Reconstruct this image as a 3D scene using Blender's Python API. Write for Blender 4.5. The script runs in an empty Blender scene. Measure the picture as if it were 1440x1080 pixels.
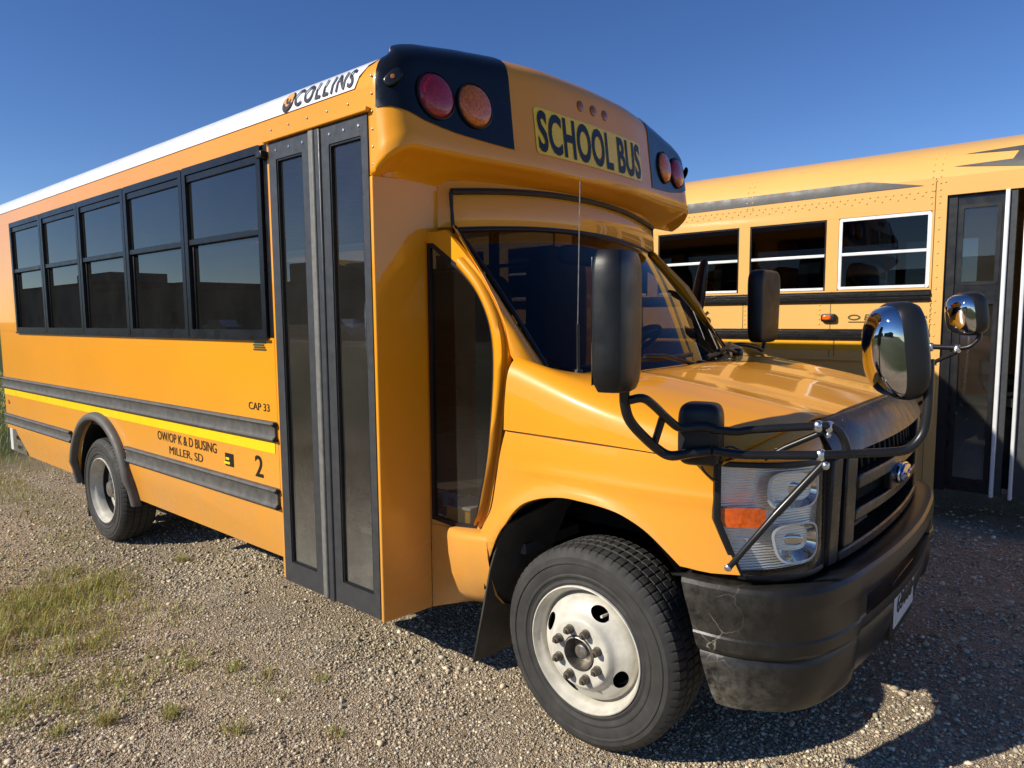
import bpy, bmesh, math, random
import numpy as np
from mathutils import Vector, Matrix
from mathutils.geometry import tessellate_polygon
random.seed(7); rng = np.random.default_rng(7)
scene = bpy.context.scene
col = scene.collection
PI = math.pi

# ------------------------------------------------------------------ camera
CAM = Vector((1.3130, -2.9004, 1.5269))
YAW, PITCH, ROLL, FPX = 2.27589636, -0.0965011650, -0.00863605385, 976.42
_d = Vector((math.cos(YAW)*math.cos(PITCH), math.sin(YAW)*math.cos(PITCH), math.sin(PITCH)))
_r = _d.cross(Vector((0, 0, 1))).normalized(); _u = _r.cross(_d)
CR = math.cos(ROLL)*_r + math.sin(ROLL)*_u
CU = -math.sin(ROLL)*_r + math.cos(ROLL)*_u
cam = bpy.data.objects.new('camera', bpy.data.cameras.new('camera'))
col.objects.link(cam)
cam.matrix_world = Matrix(((CR.x, CU.x, -_d.x, CAM.x), (CR.y, CU.y, -_d.y, CAM.y), (CR.z, CU.z, -_d.z, CAM.z), (0, 0, 0, 1)))
cam.data.sensor_width = 36; cam.data.lens = FPX/1440*36
cam.data.clip_start = .02; cam.data.clip_end = 3000
scene.camera = cam

def at(px, py, Y=None, X=None, Z=None):
    """photo pixel -> point on a plane of constant X, Y or Z"""
    v = _d + CR*((px-720)/FPX) + CU*((540-py)/FPX)
    if Y is not None: t = (Y-CAM.y)/v.y
    elif X is not None: t = (X-CAM.x)/v.x
    else: t = (Z-CAM.z)/v.z
    return CAM + v*t

# ------------------------------------------------------------------ light
SUN = Vector((-.76, -1.42, 1.0)).normalized()
ELEV = math.asin(SUN.z); AZ = math.atan2(SUN.x, SUN.y)
world = bpy.data.worlds.new('World'); scene.world = world; world.use_nodes = True
wn = world.node_tree
sky = wn.nodes.new('ShaderNodeTexSky'); sky.sky_type = 'NISHITA'; sky.sun_disc = False
sky.sun_elevation = ELEV; sky.sun_rotation = AZ % (2*PI)
sky.altitude = 1800; sky.air_density = 1.0; sky.dust_density = 0.0; sky.ozone_density = 3.0
hs = wn.nodes.new('ShaderNodeHueSaturation'); hs.inputs['Hue'].default_value = .512; hs.inputs['Saturation'].default_value = 1.2
wn.links.new(sky.outputs[0], hs.inputs['Color']); wn.links.new(hs.outputs[0], wn.nodes['Background'].inputs[0])
wn.nodes['Background'].inputs[1].default_value = 0.107
sl = bpy.data.lights.new('sun', 'SUN'); sl.energy = 5.0; sl.angle = math.radians(.55); sl.color = (1, .93, .80)
so = bpy.data.objects.new('sun', sl); col.objects.link(so); so.location = (-8, -20, 16)
so.rotation_euler = SUN.to_track_quat('Z', 'Y').to_euler()
scene.view_settings.view_transform = 'Standard'; scene.view_settings.look = 'None'
scene.view_settings.exposure = 0.2; scene.view_settings.gamma = 1.0
scene.view_settings.use_curve_mapping = False
scene.render.engine = 'CYCLES'
scene.cycles.max_bounces = 10; scene.cycles.transparent_max_bounces = 16

# ------------------------------------------------------------------ materials
MATS = {}
def newmat(name):
    m = bpy.data.materials.new(name); m.use_nodes = True; MATS[name] = m
    nt = m.node_tree
    return m, nt, nt.nodes['Principled BSDF']
def N(nt, t, **kw):
    n = nt.nodes.new(t)
    for k, v in kw.items():
        if k in n.inputs: n.inputs[k].default_value = v
        else: setattr(n, k, v)
    return n
def mixrgb(nt, fac, a, b, blend='MIX'):
    n = nt.nodes.new('ShaderNodeMix'); n.data_type = 'RGBA'; n.blend_type = blend
    for sock, v in ((n.inputs[0], fac), (n.inputs[6], a), (n.inputs[7], b)):
        if hasattr(v, 'is_output'): nt.links.new(v, sock)
        else: sock.default_value = v if not isinstance(v, tuple) else (*v, 1)[:4]
    return n.outputs[2]
def ramp(nt, src, stops):
    r = nt.nodes.new('ShaderNodeValToRGB'); e = r.color_ramp.elements
    while len(e) < len(stops): e.new(.5)
    for q, (p, c) in zip(e, stops):
        q.position = p; q.color = (c, c, c, 1) if not isinstance(c, tuple) else (*c, 1)
    nt.links.new(src, r.inputs[0]); return r.outputs[0]
def objcoord(nt):
    return N(nt, 'ShaderNodeTexCoord').outputs['Object']
def geopos(nt):
    return N(nt, 'ShaderNodeNewGeometry').outputs['Position']
def noise(nt, vec, scale, detail=4, rough=.55, dist=0):
    n = N(nt, 'ShaderNodeTexNoise', Scale=scale, Detail=detail, Roughness=rough, Distortion=dist)
    nt.links.new(vec, n.inputs['Vector']); return n.outputs[0]
def bump(nt, h, strength, dist, bsdf):
    b = N(nt, 'ShaderNodeBump', Strength=strength, Distance=dist)
    nt.links.new(h, b.inputs['Height']); nt.links.new(b.outputs[0], bsdf.inputs['Normal'])
def simple(name, c, rough=.5, metal=0, coat=0, spec=.5, var=.12, vscale=9, bmp=0, bscale=300, trans=0, ior=1.45):
    m, nt, b = newmat(name)
    v = objcoord(nt)
    f = noise(nt, v, vscale, 5)
    cc = mixrgb(nt, ramp(nt, f, [(.3, 0.0), (.7, 1.0)]), tuple(x*(1-var) for x in c), tuple(min(1, x*(1+var)) for x in c))
    nt.links.new(cc, b.inputs['Base Color'])
    rr = ramp(nt, noise(nt, v, vscale*1.7, 4), [(.3, max(0, rough-.08)), (.7, min(1, rough+.08))])
    nt.links.new(rr, b.inputs['Roughness'])
    b.inputs['Metallic'].default_value = metal; b.inputs['Coat Weight'].default_value = coat
    b.inputs['Coat Roughness'].default_value = .04
    b.inputs['Specular IOR Level'].default_value = spec
    b.inputs['Transmission Weight'].default_value = trans; b.inputs['IOR'].default_value = ior
    if bmp: bump(nt, noise(nt, v, bscale, 3), bmp, .002, b)
    return m
def paint(name, c, coat=1.0, dustc=(.42, .30, .17), dust=.5, dz0=.3, dz1=1.3, rough=.35):
    """glossy body paint with a film of road dust that builds up low on the panels"""
    m, nt, b = newmat(name)
    p = geopos(nt)
    sep = N(nt, 'ShaderNodeSeparateXYZ'); nt.links.new(p, sep.inputs[0])
    mr = N(nt, 'ShaderNodeMapRange'); nt.links.new(sep.outputs[2], mr.inputs[0])
    for k, v in zip((1, 2, 3, 4), (dz0, dz1, 1, 0)): mr.inputs[k].default_value = v
    n1 = noise(nt, p, 2.2, 6, .6)
    n2 = noise(nt, p, 55, 5, .65)
    a = N(nt, 'ShaderNodeMath', operation='MULTIPLY'); nt.links.new(mr.outputs[0], a.inputs[0]); nt.links.new(n1, a.inputs[1])
    a2 = N(nt, 'ShaderNodeMath', operation='MULTIPLY'); nt.links.new(a.outputs[0], a2.inputs[0]); a2.inputs[1].default_value = dust*1.3
    a3 = N(nt, 'ShaderNodeMath', operation='MULTIPLY_ADD'); nt.links.new(n2, a3.inputs[0]); a3.inputs[1].default_value = .06*dust; nt.links.new(a2.outputs[0], a3.inputs[2])
    vc = mixrgb(nt, ramp(nt, noise(nt, p, .9, 3), [(.35, 0.), (.65, 1.)]), tuple(x*.95 for x in c), tuple(min(1, x*1.04) for x in c))
    cc = mixrgb(nt, a3.outputs[0], vc, dustc)
    nt.links.new(cc, b.inputs['Base Color'])
    b.inputs['Roughness'].default_value = rough
    ro = N(nt, 'ShaderNodeMath', operation='MULTIPLY_ADD'); nt.links.new(a3.outputs[0], ro.inputs[0]); ro.inputs[1].default_value = .7; ro.inputs[2].default_value = .03
    nt.links.new(ro.outputs[0], b.inputs['Coat Roughness'])
    b.inputs['Coat Weight'].default_value = coat; b.inputs['Coat IOR'].default_value = 1.5
    bump(nt, noise(nt, p, 2.0, 2), .015, .02, b)
    b.inputs['Specular IOR Level'].default_value = .2
    return m
def glass(name, tint, ior=1.5, dirt=0.0, dirtc=(.45, .42, .36), rough=0.0, dz=None):
    m, nt, b = newmat(name); nt.nodes.remove(b)
    out = nt.nodes['Material Output']
    tr = N(nt, 'ShaderNodeBsdfTransparent'); tr.inputs[0].default_value = (*tint, 1)
    gl = N(nt, 'ShaderNodeBsdfGlossy', Roughness=rough)
    fr = N(nt, 'ShaderNodeFresnel', IOR=ior)
    ge = N(nt, 'ShaderNodeNewGeometry'); ib = N(nt, 'ShaderNodeMapRange'); nt.links.new(ge.outputs['Backfacing'], ib.inputs[0])
    ib.inputs[3].default_value = ior; ib.inputs[4].default_value = 1/ior; nt.links.new(ib.outputs[0], fr.inputs[0])   # a thin pane reflects alike from both sides
    mx = N(nt, 'ShaderNodeMixShader'); nt.links.new(fr.outputs[0], mx.inputs[0]); nt.links.new(tr.outputs[0], mx.inputs[1]); nt.links.new(gl.outputs[0], mx.inputs[2])
    last = mx
    if dirt:
        p = geopos(nt); df = N(nt, 'ShaderNodeBsdfDiffuse'); df.inputs[0].default_value = (*dirtc, 1)
        f = ramp(nt, noise(nt, p, 4, 5, .6, .3), [(.2, dirt*.35), (.8, dirt)])
        if dz:
            sep = N(nt, 'ShaderNodeSeparateXYZ'); nt.links.new(p, sep.inputs[0])
            mr = N(nt, 'ShaderNodeMapRange'); nt.links.new(sep.outputs[2], mr.inputs[0])
            for k, v in zip((1, 2, 3, 4), (dz[0], dz[1], 1, .12)): mr.inputs[k].default_value = v
            mm = N(nt, 'ShaderNodeMath', operation='MULTIPLY'); nt.links.new(f, mm.inputs[0]); nt.links.new(mr.outputs[0], mm.inputs[1]); f = mm.outputs[0]
        m2 = N(nt, 'ShaderNodeMixShader'); nt.links.new(f, m2.inputs[0]); nt.links.new(mx.outputs[0], m2.inputs[1]); nt.links.new(df.outputs[0], m2.inputs[2]); last = m2
    nt.links.new(last.outputs[0], out.inputs[0])
    return m

YEL = (.83, .325, .004)
M_yel = paint('bus_yellow', YEL, coat=.75, dust=.6)
M_yel_low = M_yel
M_yel2 = paint('bus_yellow_faded', (.75, .42, .12), coat=.3, dust=.35, rough=.5)
M_stripe = simple('reflective_yellow', (.95, .62, .01), .3, coat=.3, var=.04)
M_white = simple('white_roof_paint', (.82, .83, .83), .35, coat=.5, var=.04)
M_blk_gloss = simple('black_gloss', (.006, .0065, .007), .22, coat=.25, var=.2, spec=.35)
M_blk = simple('black_plastic', (.010, .010, .011), .38, var=.25, bmp=.15, bscale=500)
M_blk_satin = simple('black_satin', (.012, .012, .013), .3, var=.2)
M_rail = simple('rub_rail_black', (.085, .08, .072), .6, var=.3, vscale=25)
M_frame = simple('window_frame_black', (.009, .009, .010), .32, var=.15, spec=.35)
M_door = simple('door_frame_grey', (.045, .047, .05), .4, var=.15, vscale=20)
M_seam = simple('rubber_seal_grey', (.16, .155, .14), .6, var=.2, vscale=30)
M_rub = simple('tyre_rubber', (.036, .034, .031), .72, var=.28, vscale=14, bmp=.3, bscale=160)
M_flap = simple('mud_flap_rubber', (.045, .04, .033), .6, var=.3, vscale=10)
M_fender_grey = simple('wheel_arch_grey', (.10, .092, .08), .6, var=.2)
M_rim = simple('rim_white', (.56, .53, .45), .45, coat=.1, var=.2, vscale=16)
M_steel = simple('steel_dull', (.28, .26, .23), .45, metal=.8, var=.3, vscale=40)
M_lug = simple('lug_nut_grey', (.14, .12, .09), .5, metal=.5, var=.3, vscale=60)
M_alu = simple('aluminium', (.72, .73, .74), .28, metal=1, var=.06, vscale=20)
M_alu2 = simple('white_aluminium', (.75, .76, .76), .35, metal=.2, var=.06)
M_chrome = simple('chrome', (.62, .62, .62), .03, metal=1, var=.02)
M_dark = simple('underbody_dark', (.006, .006, .006), .8, var=.3)
M_int = simple('interior_grey', (.10, .09, .08), .6)
M_int_y = simple('interior_beige', (.42, .36, .25), .6)
M_seat = simple('seat_navy', (.007, .008, .012), .6)
M_dash = simple('dash_black', (.015, .015, .016), .6)
M_ink = simple('lettering_black', (.012, .011, .010), .4, var=.1)
M_inkg = simple('lettering_grey', (.028, .028, .03), .4, var=.1)
M_org = simple('logo_orange', (.80, .32, .06), .4, var=.05)
M_red = simple('lamp_red', (.34, .008, .02), .25, coat=.6, var=.45, vscale=90, bmp=.6, bscale=170)
M_amb = simple('lamp_amber', (.62, .14, .010), .25, coat=.6, var=.45, vscale=90, bmp=.6, bscale=170)
M_amb2 = simple('turn_signal_amber', (.85, .12, .005), .12, coat=1, var=.3, vscale=70)
M_amb3 = simple('clearance_amber', (.30, .09, .012), .3, coat=.4)
M_blue = simple('badge_blue', (.02, .07, .28), .2, coat=1)
M_stk = simple('sticker_blue', (.02, .22, .55), .4)
M_yrail = simple('handrail_yellow', (.80, .50, .02), .4)
M_wbox = simple('white_plastic', (.80, .80, .77), .5)
M_redp = simple('red_plastic', (.55, .02, .03), .3)
M_plate = simple('plate_white', (.62, .64, .66), .4, var=.15, vscale=40)
M_tint = glass('tinted_glass', (.10, .105, .11), 1.95, dirt=.03)
M_dglass = glass('door_glass', (.62, .64, .62), 1.9, dirt=.42, dz=(.30, .95))
M_cglass = glass('cab_glass', (.42, .40, .36), 1.5, dirt=.12, dz=(.5, 1.2))
M_wglass = glass('windshield_glass', (.28, .28, .28), 1.42)
M_glass2 = glass('bus_window_glass', (.12, .13, .14), 1.5)
M_lens = glass('lamp_lens', (.93, .93, .92), 1.5)

def refl_mat():
    m, nt, b = newmat('reflector_silver')
    v = geopos(nt)
    w = N(nt, 'ShaderNodeTexWave', Scale=38, Distortion=1.5, Detail=2); w.bands_direction = 'Z'; nt.links.new(v, w.inputs['Vector'])
    b.inputs['Base Color'].default_value = (.88, .85, .78, 1); b.inputs['Metallic'].default_value = .45; b.inputs['Roughness'].default_value = .18
    bump(nt, w.outputs[0], .35, .004, b); return m
M_refl = refl_mat()
def bumper_mat():
    m, nt, b = newmat('bumper_black')
    p = geopos(nt)
    base = mixrgb(nt, noise(nt, p, 14, 5), (.006, .006, .006), (.015, .014, .012))
    # dust film plus pale gravel scratches near the outer end
    sep = N(nt, 'ShaderNodeSeparateXYZ'); nt.links.new(p, sep.inputs[0])
    mr = N(nt, 'ShaderNodeMapRange'); nt.links.new(sep.outputs[0], mr.inputs[0])
    for k, v in zip((1, 2, 3, 4), (.36, .70, 1, 0)): mr.inputs[k].default_value = v
    low = N(nt, 'ShaderNodeMapRange'); nt.links.new(sep.outputs[2], low.inputs[0])
    for k, v in zip((1, 2, 3, 4), (.33, .50, 1, .14)): low.inputs[k].default_value = v
    dn = ramp(nt, noise(nt, p, 30, 8, .7), [(.36, 0.), (.62, 1.)])
    a = N(nt, 'ShaderNodeMath', operation='MULTIPLY'); nt.links.new(mr.outputs[0], a.inputs[0]); nt.links.new(low.outputs[0], a.inputs[1])
    a2 = N(nt, 'ShaderNodeMath', operation='MULTIPLY'); nt.links.new(a.outputs[0], a2.inputs[0]); nt.links.new(dn, a2.inputs[1])
    vo = N(nt, 'ShaderNodeTexVoronoi', feature='DISTANCE_TO_EDGE', Scale=11.0)
    wv = N(nt, 'ShaderNodeVectorMath', operation='ADD'); nz = N(nt, 'ShaderNodeTexNoise', Scale=18); nt.links.new(p, nz.inputs['Vector'])
    sc = N(nt, 'ShaderNodeVectorMath', operation='SCALE'); sc.inputs['Scale'].default_value = .05; nt.links.new(nz.outputs[1], sc.inputs[0])
    nt.links.new(p, wv.inputs[0]); nt.links.new(sc.outputs[0], wv.inputs[1]); nt.links.new(wv.outputs[0], vo.inputs['Vector'])
    sr = ramp(nt, vo.outputs['Distance'], [(.0, .85), (.018, 0.)])
    mr2 = N(nt, 'ShaderNodeMapRange'); nt.links.new(sep.outputs[0], mr2.inputs[0])
    for k, v in zip((1, 2, 3, 4), (.46, .58, 1, 0)): mr2.inputs[k].default_value = v
    s2 = N(nt, 'ShaderNodeMath', operation='MULTIPLY'); nt.links.new(sr, s2.inputs[0]); nt.links.new(mr2.outputs[0], s2.inputs[1])
    s3 = N(nt, 'ShaderNodeMath', operation='MULTIPLY'); nt.links.new(s2.outputs[0], s3.inputs[0]); nt.links.new(ramp(nt, noise(nt, p, 6, 2), [(.42, 0.), (.55, .8)]), s3.inputs[1])
    tot = N(nt, 'ShaderNodeMath', operation='MAXIMUM'); nt.links.new(a2.outputs[0], tot.inputs[0]); nt.links.new(s3.outputs[0], tot.inputs[1])
    nt.links.new(mixrgb(nt, tot.outputs[0], base, (.30, .27, .22)), b.inputs['Base Color'])
    rr = N(nt, 'ShaderNodeMath', operation='MULTIPLY_ADD'); nt.links.new(tot.outputs[0], rr.inputs[0]); rr.inputs[1].default_value = .35; rr.inputs[2].default_value = .34
    nt.links.new(rr.outputs[0], b.inputs['Roughness'])
    bump(nt, noise(nt, p, 400, 2), .12, .002, b)
    return m
M_bump = bumper_mat()

# ------------------------------------------------------------------ mesh helpers
class MB:
    def __init__(s): s.v = []; s.f = []
    def add(s, vs, fs):
        o = len(s.v); s.v += [tuple(p) for p in vs]; s.f += [tuple(i+o for i in f) for f in fs]; return s
    def box(s, x0, x1, y0, y1, z0, z1):
        v = [(x, y, z) for z in (z0, z1) for y in (y0, y1) for x in (x0, x1)]
        return s.add(v, [(0, 2, 3, 1), (4, 5, 7, 6), (0, 1, 5, 4), (2, 6, 7, 3), (0, 4, 6, 2), (1, 3, 7, 5)])
    def obox(s, c, ax, ay, az, hx, hy, hz):
        c = Vector(c); v = [c+ax*(hx*i)+ay*(hy*j)+az*(hz*k) for k in (-1, 1) for j in (-1, 1) for i in (-1, 1)]
        return s.add(v, [(0, 2, 3, 1), (4, 5, 7, 6), (0, 1, 5, 4), (2, 6, 7, 3), (0, 4, 6, 2), (1, 3, 7, 5)])
    def grid(s, rows, closed_u=False, closed_v=False, flip=False):
        nr, nc = len(rows), len(rows[0]); v = [p for r in rows for p in r]; f = []
        for i in range(nr if closed_v else nr-1):
            for j in range(nc if closed_u else nc-1):
                a, b = i*nc+j, i*nc+(j+1) % nc; c_, d = ((i+1) % nr)*nc+(j+1) % nc, ((i+1) % nr)*nc+j
                f.append((a, d, c_, b) if flip else (a, b, c_, d))
        return s.add(v, f)
    def tube(s, pts, r, n=12, cap=True):
        pts = [Vector(p) for p in pts]; rows = []; prev = None
        for i, p in enumerate(pts):
            t = (pts[min(i+1, len(pts)-1)]-pts[max(i-1, 0)]).normalized()
            if prev is None: a = t.orthogonal().normalized()
            else: a = (prev-t*prev.dot(t)).normalized()
            prev = a; b = t.cross(a); rr = r[i] if isinstance(r, (list, tuple)) else r
            rows.append([p+(a*math.cos(k*2*PI/n)+b*math.sin(k*2*PI/n))*rr for k in range(n)])
        s.grid(rows, closed_u=True)
        if cap:
            o = len(s.v)-len(rows)*n
            s.f.append(tuple(range(o, o+n))); s.f.append(tuple(reversed(range(o+(len(rows)-1)*n, o+len(rows)*n))))
        return s
    def lathe(s, prof, c, axis, n=48, closed=False):
        """prof: list of (r, h) along axis from c"""
        axis = Vector(axis).normalized(); a = axis.orthogonal().normalized(); b = axis.cross(a); c = Vector(c)
        rows = [[c+axis*h+(a*math.cos(k*2*PI/n)+b*math.sin(k*2*PI/n))*r for k in range(n)] for r, h in prof]
        return s.grid(rows, closed_u=True, closed_v=closed)
    def superbox(s, c, ax, ay, az, hx, hy, hz, e=.35, nu=28, nv=18, taper=0.0):
        c = Vector(c)
        def sp(x, p): return math.copysign(abs(x)**p, x)
        rows = []
        for i in range(nv+1):
            ph = -PI/2+PI*i/nv; row = []
            for j in range(nu):
                th = 2*PI*j/nu
                x = sp(math.cos(ph), e)*sp(math.cos(th), e); y = sp(math.cos(ph), e)*sp(math.sin(th), e); z = sp(math.sin(ph), e)
                k = 1+taper*z
                row.append(c+ax*(hx*x*k)+ay*(hy*y*k)+az*(hz*z))
            rows.append(row)
        return s.grid(rows, closed_u=True)
    def build(s, name, mat, parent=None, smooth=40, bevel=0, seg=2, solid=0, solid_off=-1):
        me = bpy.data.meshes.new(name); me.from_pydata(s.v, [], s.f); me.validate()
        bm = bmesh.new(); bm.from_mesh(me); bmesh.ops.remove_doubles(bm, verts=bm.verts, dist=1e-5)
        bmesh.ops.recalc_face_normals(bm, faces=bm.faces); bm.to_mesh(me); bm.free()
        return link(name, me, mat, parent, smooth, bevel, seg, solid, solid_off)
def link(name, me, mat, parent=None, smooth=40, bevel=0, seg=2, solid=0, solid_off=-1):
    me.name = name
    if mat and not me.materials: me.materials.append(mat)
    o = bpy.data.objects.new(name, me); col.objects.link(o)
    if smooth:
        me.shade_smooth(); me.set_sharp_from_angle(angle=math.radians(smooth))
    if solid and smooth:
        bm = bmesh.new(); bm.from_mesh(me)
        for e in bm.edges:
            if e.is_boundary: e.smooth = False
        bm.to_mesh(me); bm.free()
    if parent is not None:
        o.parent = parent
        if parent.get('origin'): o.location = [-k for k in parent['origin']]
    if solid:
        md = o.modifiers.new('solid', 'SOLIDIFY'); md.thickness = solid; md.offset = solid_off
    if bevel:
        md = o.modifiers.new('bevel', 'BEVEL'); md.width = bevel; md.segments = seg; md.limit_method = 'ANGLE'; md.angle_limit = math.radians(35)
    return o
def thing(name, loc, label, cat, group=None):
    o = bpy.data.objects.new(name, None); col.objects.link(o); o.location = loc; o.empty_display_size = .1
    o['label'] = label; o['category'] = cat; o['origin'] = list(loc)
    if group: o['group'] = group
    return o
def tag(o, label, cat, group=None):
    o['label'] = label; o['category'] = cat
    if group: o['group'] = group
    return o
def catmull(P, n):
    P = [Vector(p) for p in P]; out = []
    Q = [P[0]*2-P[1]]+P+[P[-1]*2-P[-2]]
    for i in range(1, len(Q)-2):
        for k in range(n):
            t = k/n; a, b, c_, d = Q[i-1:i+3]
            out.append(.5*((2*b)+(c_-a)*t+(2*a-5*b+4*c_-d)*t*t+(3*b-a-3*c_+d)*t**3))
    out.append(P[-1]); return out
def panel(name, outline, mapf, mat, parent=None, holes=(), cell=None, thick=0, smooth=40, off=-1, bevel=0):
    """fill a traced 2D outline (with holes), cut it into cells, and map it onto a surface"""
    polys = [[Vector((p[0], p[1], 0)) for p in o] for o in (outline, *holes)]
    V = [p for o in polys for p in o]; n0 = len(polys[0])
    if len(holes) == 1 and len(polys[1]) == n0:      # a ring: quads between the two outlines
        tri = [(i, (i+1) % n0, n0+(i+1) % n0, n0+i) for i in range(n0)]
    else: tri = tessellate_polygon(polys)
    bm = bmesh.new(); bv = [bm.verts.new(p) for p in V]
    for t in tri:
        try: bm.faces.new([bv[i] for i in t])
        except ValueError: pass
    if cell:
        for ax in (0, 1):
            lo = min(p[ax] for p in V); hi = max(p[ax] for p in V); x = (math.floor(lo/cell)+1)*cell
            while x < hi:
                co = Vector((0, 0, 0)); co[ax] = x; no = Vector((0, 0, 0)); no[ax] = 1
                bmesh.ops.bisect_plane(bm, geom=bm.verts[:]+bm.edges[:]+bm.faces[:], plane_co=co, plane_no=no, dist=1e-5); x += cell
    bmesh.ops.remove_doubles(bm, verts=bm.verts, dist=1e-5)
    if not cell and not holes: bmesh.ops.dissolve_limit(bm, angle_limit=.01, verts=bm.verts, edges=bm.edges)
    for v in bm.verts: v.co = Vector(mapf(v.co.x, v.co.y))
    bmesh.ops.recalc_face_normals(bm, faces=bm.faces)
    an = sum((f.normal*f.calc_area() for f in bm.faces), Vector()); my = sum(v.co.y for v in bm.verts)/len(bm.verts)
    if abs(an.y) > max(abs(an.x), abs(an.z)):       # side panels face outward
        want = 1 if (0 < my < 2.5 or my > 4.5) else -1
        if an.y*want < 0: bmesh.ops.reverse_faces(bm, faces=bm.faces[:])
    me = bpy.data.meshes.new(name); bm.to_mesh(me); bm.free()
    return link(name, me, mat, parent, smooth, bevel, 2, thick, off)
def inset(poly, d):
    """move a closed outline inward by d"""
    n = len(poly); A = sum(poly[i][0]*poly[(i+1) % n][1]-poly[(i+1) % n][0]*poly[i][1] for i in range(n)); s = 1 if A > 0 else -1
    out = []
    for i in range(n):
        p, q, r = Vector(poly[i-1]), Vector(poly[i]), Vector(poly[(i+1) % n])
        e1 = (q-p).normalized(); e2 = (r-q).normalized()
        n1 = Vector((-e1.y, e1.x))*s; n2 = Vector((-e2.y, e2.x))*s
        b = (n1+n2); b = b/max(.35, b.dot(n1)); out.append((q.x+b.x*d, q.y+b.y*d))
    return out
def rrect(x0, x1, z0, z1, r, n=4):
    out = []
    for cx, cz, a0 in ((x1-r, z1-r, 0), (x0+r, z1-r, 90), (x0+r, z0+r, 180), (x1-r, z0+r, 270)):
        for k in range(n+1):
            a = math.radians(a0+90*k/n); out.append((cx+r*math.cos(a), cz+r*math.sin(a)))
    return out
def rr2(x0, x1, z0, z1, r, d): return rrect(x0+d, x1-d, z0+d, z1-d, max(r-d, .003))
def text(name, body, mapf, mat, parent, w=None, h=None, bold=0.0, shear=0.0, center=False, sub=0, spacing=1.0):
    """lettering as a thin mesh: font outline scaled to w x h (metres) and mapped on a surface"""
    cu = bpy.data.curves.new(name, 'FONT'); cu.body = body; cu.size = 1; cu.offset = bold; cu.shear = shear; cu.resolution_u = 4
    cu.space_character = spacing; cu.extrude = 0
    if center: cu.align_x = 'CENTER'
    ob = bpy.data.objects.new(name, cu); col.objects.link(ob)
    me = bpy.data.meshes.new_from_object(ob); bpy.data.objects.remove(ob)
    bm = bmesh.new(); bm.from_mesh(me)
    bmesh.ops.triangulate(bm, faces=bm.faces)
    for _ in range(sub): bmesh.ops.subdivide_edges(bm, edges=bm.edges[:], cuts=1)
    xs = [v.co.x for v in bm.verts]; ys = [v.co.y for v in bm.verts]
    x0, x1, y0, y1 = min(xs), max(xs), min(ys), max(ys)
    for v in bm.verts:
        v.co = Vector(mapf((v.co.x-x0)/(x1-x0)*w, (v.co.y-y0)/(y1-y0)*h))
    bmesh.ops.remove_doubles(bm, verts=bm.verts, dist=1e-6)
    bm.to_mesh(me); bm.free(); me.materials.clear()
    return link(name, me, mat, parent, smooth=0)
def dup(o, parent, loc=None, rot=None):
    c = o.copy(); col.objects.link(c); c.parent = parent
    if loc is not None: c.location = loc
    if rot is not None: c.rotation_euler = rot
    for k in o.children: dup(k, c)
    return c
X3, Y3, Z3 = Vector((1, 0, 0)), Vector((0, 1, 0)), Vector((0, 0, 1))

# ================================================================== SETTING
def vnoise(x, y, seed=0):
    r = np.random.default_rng(seed); T = r.random((64, 64))
    xi = np.floor(x).astype(int); yi = np.floor(y).astype(int); fx = x-xi; fy = y-yi
    fx = fx*fx*(3-2*fx); fy = fy*fy*(3-2*fy)
    g = lambda a, b: T[a % 64, b % 64]
    return (g(xi, yi)*(1-fx)*(1-fy)+g(xi+1, yi)*fx*(1-fy)+g(xi, yi+1)*(1-fx)*fy+g(xi+1, yi+1)*fx*fy)-.5
def gz(x, y):
    """ground height: nearly level gravel with shallow ruts and lumps"""
    x = np.asarray(x, float); y = np.asarray(y, float)
    z = .030*vnoise(x*.6+9, y*.6+3, 1)+.022*vnoise(x*1.9, y*1.9, 2)+.010*vnoise(x*6, y*6, 3)+.006*vnoise(x*15, y*15, 4)
    near = np.exp(-((x-.2)**2+(y+.9)**2)/1.2)   # packed flat under the wheels
    near2 = np.exp(-((x+3.85)**2+(y+1.0)**2)/.8)
    return z*(1-.85*near)*(1-.85*near2)+.009
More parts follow.
